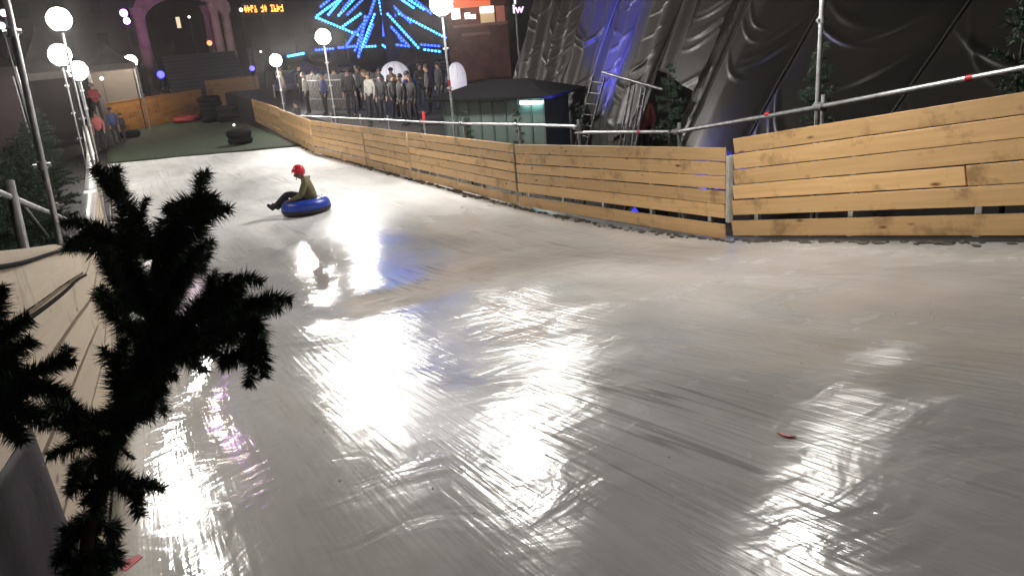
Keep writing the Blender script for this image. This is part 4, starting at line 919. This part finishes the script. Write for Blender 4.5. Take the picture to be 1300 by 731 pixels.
def px_box(nm, x0, x1, y0, y1, d, m_, th=.3):
    a, b = at(x0, (y0 + y1) / 2, d), at(x1, (y0 + y1) / 2, d); ux = (b - a); ux.z = 0; ux.normalize(); uy = Vector((0, 0, 1)).cross(ux); R = Matrix((ux, uy, Vector((0, 0, 1)))).transposed()
    mb = MB(); c = (a + b) / 2 + uy * th / 2; mb.box(c, ((b.xy - a.xy).length, th, abs(y1 - y0) * d / F), R); return mb.build(nm, m_, ks)
px_box('wall', 572, 648, 8, 150, 47, mat('kiosk_red', (.10, .035, .028), .7, noise=.4, nscale=2), 3)
px_box('canopy', 572, 622, -8, 8, 45.5, mat('kiosk_canopy', (.5, .12, .04), .6, emit=(1, .16, .05), es=.55), 1.4)
px_box('back_panel', 572, 646, -40, 8, 48, mat('kiosk_back', (.12, .04, .03), .7), 1)
WB = mat('menu_glow', (.8, .8, .8), emit=(1, .93, .85), es=1.6); WY = mat('menu_warm', (.5, .4, .2), emit=(1, .7, .4), es=.28)
px_box('menu_board', 573, 584, 11, 24, 46.5, WB); px_box('menu_board', 609, 627, 9, 16, 46.5, WB); px_box('menu_board', 590, 597, 17, 24, 46.5, WB); px_box('menu_board', 598, 604, 19, 24, 46.4, WB)
px_box('serving_window', 610, 628, 17, 30, 46.6, WY); px_box('serving_window', 630, 641, 9, 30, 46.6, mat('menu_dim', (.3, .12, .1), emit=(1, .3, .2), es=.12)); px_box('counter', 586, 622, 42, 45, 46.3, mat('kiosk_counter', (.2, .08, .06), .4))
px_box('counter', 575, 645, 30, 33, 46.3, mat('kiosk_counter', (.2, .08, .06), .4))
# white lettering sign, cut by the top of the picture
sgn = thing('letter_sign', 'white and violet lettering sign left of the tarpaulin edge', 'sign', tuple(at(657, 10, 30).xy) + (GZ,))
def text(body, px, py, d, size, m_, parent, nm='letters'):
    cu = bpy.data.curves.new(nm, 'FONT'); cu.body = body; cu.size = size; cu.extrude = .02; cu.offset = .012; o = bpy.data.objects.new(nm, cu); col.objects.link(o)
    dg = bpy.context.evaluated_depsgraph_get(); me = bpy.data.meshes.new_from_object(o.evaluated_get(dg)); bpy.data.objects.remove(o)
    o = bpy.data.objects.new(nm, me); col.objects.link(o); me.materials.clear(); me.materials.append(m_); o.parent = parent
    p = at(px, py, d); R = M3.copy(); view = math.atan2(p.y, p.x) - math.pi / 2
    o.matrix_local = Matrix.Translation(p - Vector(parent['_base'])) @ Matrix.Rotation(view, 4, 'Z') @ Matrix.Rotation(math.pi / 2, 4, 'X'); return o
LW = mat('letter_white', (.9, .9, .9), emit=(1, .95, 1), es=1.2); LV = mat('letter_violet', (.8, .6, .9), emit=(.9, .6, 1), es=1.0)
text('i', 651, 17, 30, .42, LW, sgn); text('w', 654.5, 17, 30, .42, LV, sgn); text('l', 652, 5, 30, .5, LW, sgn)
q = at(657, 10, 30); mb = MB(); mb.tube((q.x, q.y + .12, GZ), (q.x, q.y + .12, q.z + 1.2), .05, n=8); mb.build('mast', BLACK, sgn)

# ------------------------------------------------------------------ small marks on the ice
def tape(pts, wd, label):
    mb = MB(); V = []
    for i, (px, py) in enumerate(pts):
        r = ray(px, py); t = .0005
        lo_, hi_ = .0003, .08
        for _ in range(60):
            m_ = (lo_ + hi_) / 2; p = r * m_
            if p[2] > zs(p[1]) + und(p[0], p[1]) + .008: lo_ = m_
            else: hi_ = m_
        V.append(Vector(r * lo_))
    n = len(V); top = V; bot = [v - Vector((0, 0, .005)) for v in V]
    mb.add(top + bot, [tuple(range(n)), tuple(reversed(range(n, 2 * n)))] + [(i, (i + 1) % n, n + (i + 1) % n, n + i) for i in range(n)]); tag(mb.build('tape_scrap', RED), label, 'tape')
tape([(150, 713), (176, 703), (181, 706), (160, 724), (150, 724)], .03, 'red tape scrap at the foot of the left wall')
tape([(986, 548), (997, 550.5), (1011, 553), (1003, 554), (995, 552.5)], .02, 'thin red mark frozen into the ice near the right glare')
# scraped snow clumps along the foot of the right fence
cl = MB(); rc = random.Random(12)
for i in range(520):
    y = rc.uniform(1, 31); x = XR - .03 - abs(rc.gauss(0, .06)); r = rc.uniform(.012, .045) * (1.3 if y > 14 else .8)
    cl.ball((x, y, zs(y) + r * .15), r, 7, 5, sq=(rc.uniform(.7, 1.4), rc.uniform(1, 2.6), .5))
ch_ = MB()
for i in range(260):
    y = rc.uniform(2.2, 14) ; x = rc.uniform(XL + .3, XR - .1); r = rc.uniform(.002, .005)
    ch_.ball((x, y, zs(y) + und(x, y) + r * .3), r, 6, 4, sq=(rc.uniform(.6, 1.5), rc.uniform(.6, 1.8), .6))
oc = ch_.build('ice_chips', mat('ice_chip', (.8, .82, .85), .15)); oc['kind'] = 'stuff'; oc['label'] = 'scattered ice chips on the slide'; oc['category'] = 'ice chips'
o = cl.build('ice_clumps', mat('dirty_slush', (.10, .085, .065), .7, noise=.5, nscale=25)); o['kind'] = 'stuff'; o['label'] = 'dirty slush clumps along the foot of the right fence'; o['category'] = 'slush'

# ------------------------------------------------------------------ thin haze added for glow round the lamps
if HAZE:
    hz = MB(); hz.box((30, 80, 14), (260, 260, 38.4)); o = hz.build('haze', None or mat('tmp'))
    m = bpy.data.materials.new('lamp_glow_haze'); m.use_nodes = True; nt = m.node_tree; nt.nodes.remove(nt.nodes['Principled BSDF'])
    v = nt.nodes.new('ShaderNodeVolumePrincipled'); v.inputs['Density'].default_value = HAZE; v.inputs['Color'].default_value = (.9, .86, .84, 1); v.inputs['Anisotropy'].default_value = .86
    nt.links.new(v.outputs[0], nt.nodes['Material Output'].inputs['Volume']); o.data.materials.clear(); o.data.materials.append(m); o['kind'] = 'stuff'; o['label'] = 'thin haze added for the glow round the lamps'; o['category'] = 'haze'
for o in list(bpy.data.objects):
    if '_base' in o: del o['_base']
